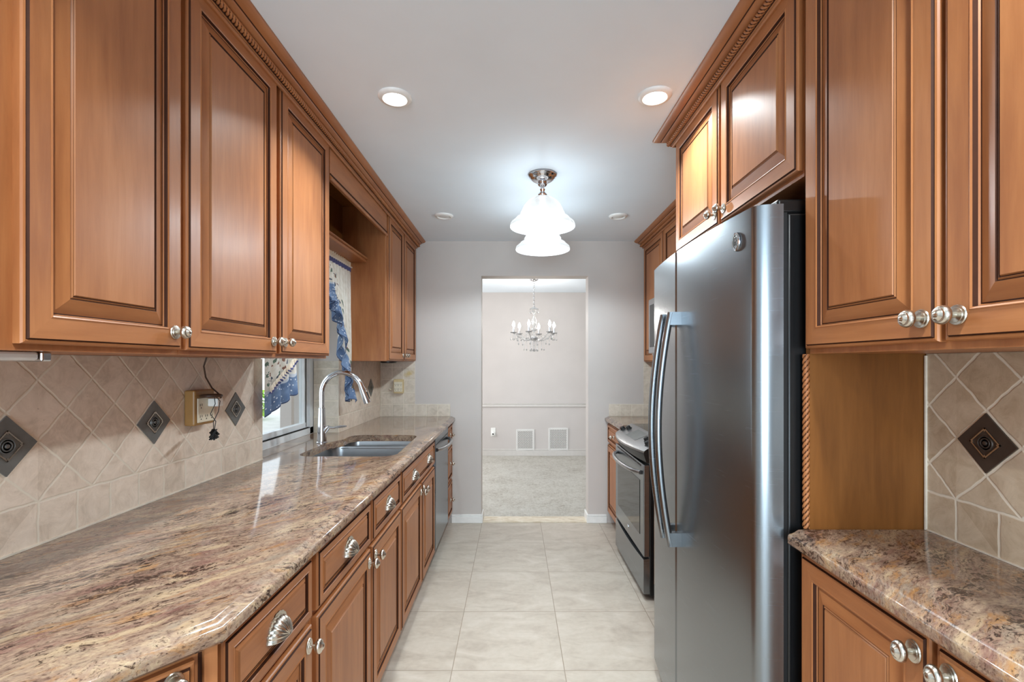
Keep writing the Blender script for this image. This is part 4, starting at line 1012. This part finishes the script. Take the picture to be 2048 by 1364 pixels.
# ================================================================== CURTAINS
def curtain_right():
    r = root('curtain', (-1.08, 2.9, 1.12), 'blue and cream printed curtain hanging beside the far cabinet panel', 'curtain', 'printed sink window curtains')
    hem = [(2.30, 1.80), (2.62, 1.785), (2.79, 1.745), (2.86, 1.69), (2.91, 1.61), (2.95, 1.53), (2.985, 1.44), (3.02, 1.34), (3.06, 1.25), (3.10, 1.17), (3.145, 1.125)]
    def hz(y):
        for (a, za), (b, zb) in zip(hem, hem[1:]):
            if y <= b: return za+(zb-za)*(y-a)/(b-a)
        return hem[-1][1]
    NU, NV = 150, 46; rows = []; uv = []
    for i in range(NV+1):
        row = []; s = i/NV
        for j in range(NU+1):
            t = j/NU; y = 2.30+0.845*t; zb = hz(y)+0.014*math.sin(t*44); z = 1.985+(zb-1.985)*s
            amp = 0.006+0.016*s
            x = -1.085+amp*math.sin(2*PI*t*17)+0.012*s*math.sin(2*PI*t*6.3+4*s)
            row.append((x, y+0.006*s*math.cos(2*PI*t*17), z)); uv.append((t*1.7, (1.985-z)*-1+(1.985-zb)))
        rows.append(row)
    m = MB(); m.grid(rows, CLOTH); m.build('panel', r, 80, uvs=uv)
    m = MB(); rows = []
    for i, (z, k) in enumerate(((1.985, 0.6), (2.012, 0.5), (2.024, 0.8), (2.046, 1.3))):
        rows.append([(-1.083+0.007*k*math.sin(2*PI*j/200*26), 2.30+0.845*j/200, z+(0.004*math.sin(j*0.9) if i == 3 else 0)) for j in range(201)])
    m.grid(rows, lambda i, j: NAVY if i == 0 else CREAMC); h = m.build('header', r, 80)
    # cascading ruffle folded back along the hem
    rows = []; uv = []
    for i in range(9):
        s = i/8; row = []
        for j in range(161):
            t = j/160; y = 2.66+0.485*t; zb = hz(y); wv = math.sin(2*PI*t*5.5)
            z = zb+0.055*(1-s)-0.02*s+0.012*wv*s
            row.append((-1.062+0.022*s*wv+0.008*math.sin(2*PI*t*14), y-0.030*s*math.cos(2*PI*t*5.5)+0.012*(1-s), z)); uv.append((t*1.2, 0.10*(1-s)))
        rows.append(row)
    m = MB(); m.grid(rows, CLOTH); m.build('ruffle', r, 80, uvs=uv)
    m = MB(); m.tube([(-1.083, 2.24, 2.018), (-1.083, 3.164, 2.018)], 0.004, WHITEPL, 8)
    m.build('rod', r)
curtain_right()
def curtain_left():
    r = root('curtain', (-1.17, 2.35, 1.13), 'blue-bordered curtain tail below the near cabinet in front of the window glass', 'curtain', 'printed sink window curtains')
    NU, NV = 60, 40; rows = []; uv = []
    for i in range(NV+1):
        s = i/NV; row = []
        for j in range(NU+1):
            t = j/NU; y = 2.20+0.31*t*(0.72+0.28*s)
            zb = 1.128+0.105*t+0.012*math.sin(2*PI*t*3); z = 1.98+(zb-1.98)*s
            row.append((-1.158+(0.006+0.014*s)*math.sin(2*PI*t*3.4)+0.0, y, z)); uv.append((t*0.5, z-zb))
        rows.append(row)
    m = MB(); m.grid(rows, CLOTH); m.build('panel', r, 80, uvs=uv)
    rows = []        # gathered frill running diagonally across the tail
    for i in range(5):
        s = i/4; row = []
        for j in range(81):
            t = j/80; y = 2.20+0.27*t; z = 1.245+0.155*t+0.032*(1-s)-0.01
            row.append((-1.136+0.010*math.sin(2*PI*t*13+s)*s+0.004*s, y+0.004*math.cos(j*0.8), z+0.006*math.sin(j*1.1)*s))
        rows.append(row)
    m = MB(); m.grid(rows, lambda i, j: NAVY if i == 3 else CREAMC); m.build('frill', r, 80)
    m = MB(); m.tube([(-1.158, 2.197, 1.985), (-1.158, 2.50, 1.985)], 0.005, WHITEPL, 8); m.build('rod', r)
curtain_left()

# ================================================================== LIGHT FIXTURES
def point(name, loc, power, rad, col):
    d = bpy.data.lights.new(name, 'POINT'); d.energy = power; d.shadow_soft_size = rad; d.color = col
    o = bpy.data.objects.new(name, d); o.location = loc; COL.objects.link(o); return o
WARM = (0.84, 0.98, 1.07); CANCOL = (0.90, 0.98, 1.0)
def downlight(x, y, lit, label, power=6.5):
    r = root('recessed_light', (x, y, ZC), label, 'light fixture', 'recessed ceiling lights')
    F = FR_DN(x, y, ZC)
    m = MB(); m.lathe(F, [(0.066, 0.0), (0.066, 0.004), (0.060, 0.011), (0.048, 0.013), (0.044, 0.009), (0.044, 0.004)], WPAINT, 40); m.build('trim_ring', r, 50)
    m = MB(); m.lathe(F, [(0.0445, 0.004), (0.040, 0.0075), (0.02, 0.0095), (0, 0.010)], LENS if lit else LENSOFF, 32); m.build('lens', r, 50)
    if lit:
        lo = area('downlight_lamp', (x, y, ZC-0.014), (0, 0, 0), 0.085, 0.085, power, CANCOL, 'DISK'); lo.data.spread = math.radians(128)
downlight(-0.475, 1.887, True, 'lit recessed ceiling light nearer the left cabinets and the camera')
downlight(0.555, 1.878, True, 'lit recessed ceiling light by the refrigerator cabinet')
downlight(-0.505, 3.402, False, 'unlit recessed ceiling light by the end wall above the dishwasher side')
downlight(0.745, 3.41, False, 'unlit recessed ceiling light by the end wall above the range side')

downlight(-0.475, 0.36, True, 'lit recessed ceiling light above the camera on the left', 8.5)
downlight(0.555, 0.36, True, 'lit recessed ceiling light above the camera on the right', 8.5)
def pendant(x, y, label):
    r = root('pendant_light', (x, y, 2.14), label, 'pendant light', 'pair of bell pendant lights')
    F = FR_DN(x, y, ZC)
    m = MB(); m.lathe(F, [(0.078, 0.0), (0.080, 0.008), (0.076, 0.014), (0.070, 0.017), (0.066, 0.026), (0.050, 0.038), (0.036, 0.042), (0.026, 0.045)], CHROME, 36); m.build('canopy', r, 40)
    m = MB(); m.lathe(F, [(0.026, 0.044), (0.022, 0.052), (0.026, 0.058), (0.020, 0.066), (0.011, 0.070), (0.010, 0.080), (0.015, 0.084), (0.013, 0.090), (0.011, 0.098), (0.022, 0.106), (0.026, 0.114), (0.024, 0.120), (0.036, 0.128), (0.036, 0.132)], CHROME, 28); m.build('stem', r, 40)
    m = MB(); pr = [(0.034, 0.124), (0.052, 0.132), (0.080, 0.150), (0.102, 0.174), (0.114, 0.198), (0.117, 0.212), (0.123, 0.215), (0.124, 0.220), (0.119, 0.225), (0.126, 0.234), (0.144, 0.247), (0.152, 0.250), (0.154, 0.257), (0.166, 0.265), (0.178, 0.275), (0.1825, 0.288), (0.181, 0.296)]
    rows = [[F(rr*math.cos(2*PI*k/56), rr*math.sin(2*PI*k/56), nn) for k in range(56)] for rr, nn in pr]
    m.grid(rows, SHADE, True); m.build('lamp_shade', r, 60)
    m = MB(); m.lathe(F, [(0.014, 0.134), (0.016, 0.165), (0.030, 0.190), (0.034, 0.212), (0.026, 0.236), (0.0, 0.246)], BULB, 22); m.build('bulb', r, 60)
    point('pendant_lamp', (x, y, ZC-0.240), 31, 0.035, WARM)
pendant(0.157, 2.664, 'bell-shaped frosted glass pendant light nearer the camera, higher in the photo')
pendant(0.190, 3.20, 'bell-shaped frosted glass pendant light nearer the doorway, lower in the photo')

# chandelier in the dining room
CX, CY = 0.244, 5.94
r = root('chandelier', (CX, CY, 1.45), 'crystal chandelier with six candle bulbs in the dining room', 'chandelier')
m = MB(); m.lathe(FR_DN(CX, CY, ZC), [(0.055, 0), (0.055, 0.012), (0.035, 0.028), (0.012, 0.034)], CHROME, 24); m.build('canopy', r, 40)
m = MB(); z = ZC-0.034; k = 0
while z > 2.09:
    pts = [(CX+0.008*math.cos(a*PI/6)*(1 if k % 2 else 0.25), CY+0.008*math.cos(a*PI/6)*(0.25 if k % 2 else 1), z-0.016+0.018*math.sin(a*PI/6)) for a in range(13)]
    m.tube(pts, 0.0022, CHROME, 5, False); z -= 0.026; k += 1
m.build('chain', r, 60)
m = MB(); m.lathe(FR_UP(CX, CY, 0), [(0.008, 1.66), (0.05, 1.69), (0.03, 1.71), (0.012, 1.73), (0.014, 1.78), (0.042, 1.80), (0.042, 1.815), (0.014, 1.83), (0.020, 1.85), (0.034, 1.89), (0.030, 1.93), (0.014, 1.97), (0.012, 2.0), (0.026, 2.02), (0.020, 2.04), (0.055, 2.055), (0.055, 2.062), (0.008, 2.09)], CRYST, 20); m.build('column', r, 50)
m = MB(); m.lathe(FR_UP(CX, CY, 0), [(0.0, 1.655), (0.018, 1.665), (0.030, 1.685), (0.052, 1.70), (0.052, 1.708), (0.012, 1.715)], CHROME, 20); m.build('hub', r, 40)
def drop(parent, p, s=1.0, n=3):
    m = MB(); zz = p[2]
    for i in range(n):
        rr = 0.0055*s if i < n-1 else 0.010*s; hh = 0.010*s if i < n-1 else 0.030*s
        m.lathe(FR_UP(p[0], p[1], zz-hh), [(0.0, 0.0), (rr, hh*0.4), (0.0, hh)], CRYST, 6); zz -= hh+0.004
    m.tube([p, (p[0], p[1], zz+0.01)], 0.0006, CHROME, 4); m.build('crystal_drop', parent, 0)
for k in range(6):
    a = 2*PI*k/6+0.244; c, s_ = math.cos(a), math.sin(a); RR = 0.262
    pt = lambda q, z: (CX+c*q, CY+s_*q, z)
    m = MB(); m.tube([pt(0.03, 1.70), pt(0.07, 1.672), pt(0.12, 1.668), pt(0.18, 1.70), pt(0.22, 1.735), pt(RR-0.01, 1.745), pt(RR, 1.755)], 0.0075, CRYST, 8); arm = m.build('arm', r, 50)
    m = MB(); m.lathe(FR_UP(*pt(RR, 1.752)), [(0.012, 0), (0.040, 0.008), (0.044, 0.016), (0.036, 0.014), (0.012, 0.010)], CRYST, 16); m.build('drip_pan', arm, 40)
    m = MB(); m.lathe(FR_UP(*pt(RR, 1.764)), [(0.011, 0), (0.011, 0.062), (0.008, 0.064)], CHROME, 14); m.build('candle', arm, 40)
    m = MB(); m.lathe(FR_UP(*pt(RR, 1.829)), [(0.007, 0), (0.017, 0.018), (0.019, 0.032), (0.012, 0.055), (0.004, 0.074), (0, 0.078)], CANDLE, 14); m.build('bulb', arm, 60)
    point('chandelier_lamp', pt(RR, 1.93), 1.3, 0.02, (1.0, 0.96, 0.9))
    for q, da in ((RR, 0.12), (RR, -0.12), (RR+0.035, 0.0)):
        drop(r, (CX+q*math.cos(a+da), CY+q*math.sin(a+da), 1.758), 1.1, 5)
    drop(r, pt(0.13, 1.662), 1.1, 7); drop(r, pt(0.048, 1.695), 1.1, 10); drop(r, pt(0.20, 1.715), 1.1, 6); drop(r, pt(0.055, 2.056), 0.9, 3)
    m = MB(); b = a+PI*2/6; p0 = Vector(pt(RR, 1.765)); p1 = Vector((CX+RR*math.cos(b), CY+RR*math.sin(b), 1.765))
    for j in range(1, 12):
        t = j/12; p = p0.lerp(p1, t); p.z -= 0.075*math.sin(PI*t)
        m.lathe(FR_UP(p.x, p.y, p.z), [(0, -0.006), (0.006, 0), (0, 0.006)], CRYST, 6)
    m.build('crystal_garland', r, 0)
drop(r, (CX, CY, 1.655), 1.6, 5)
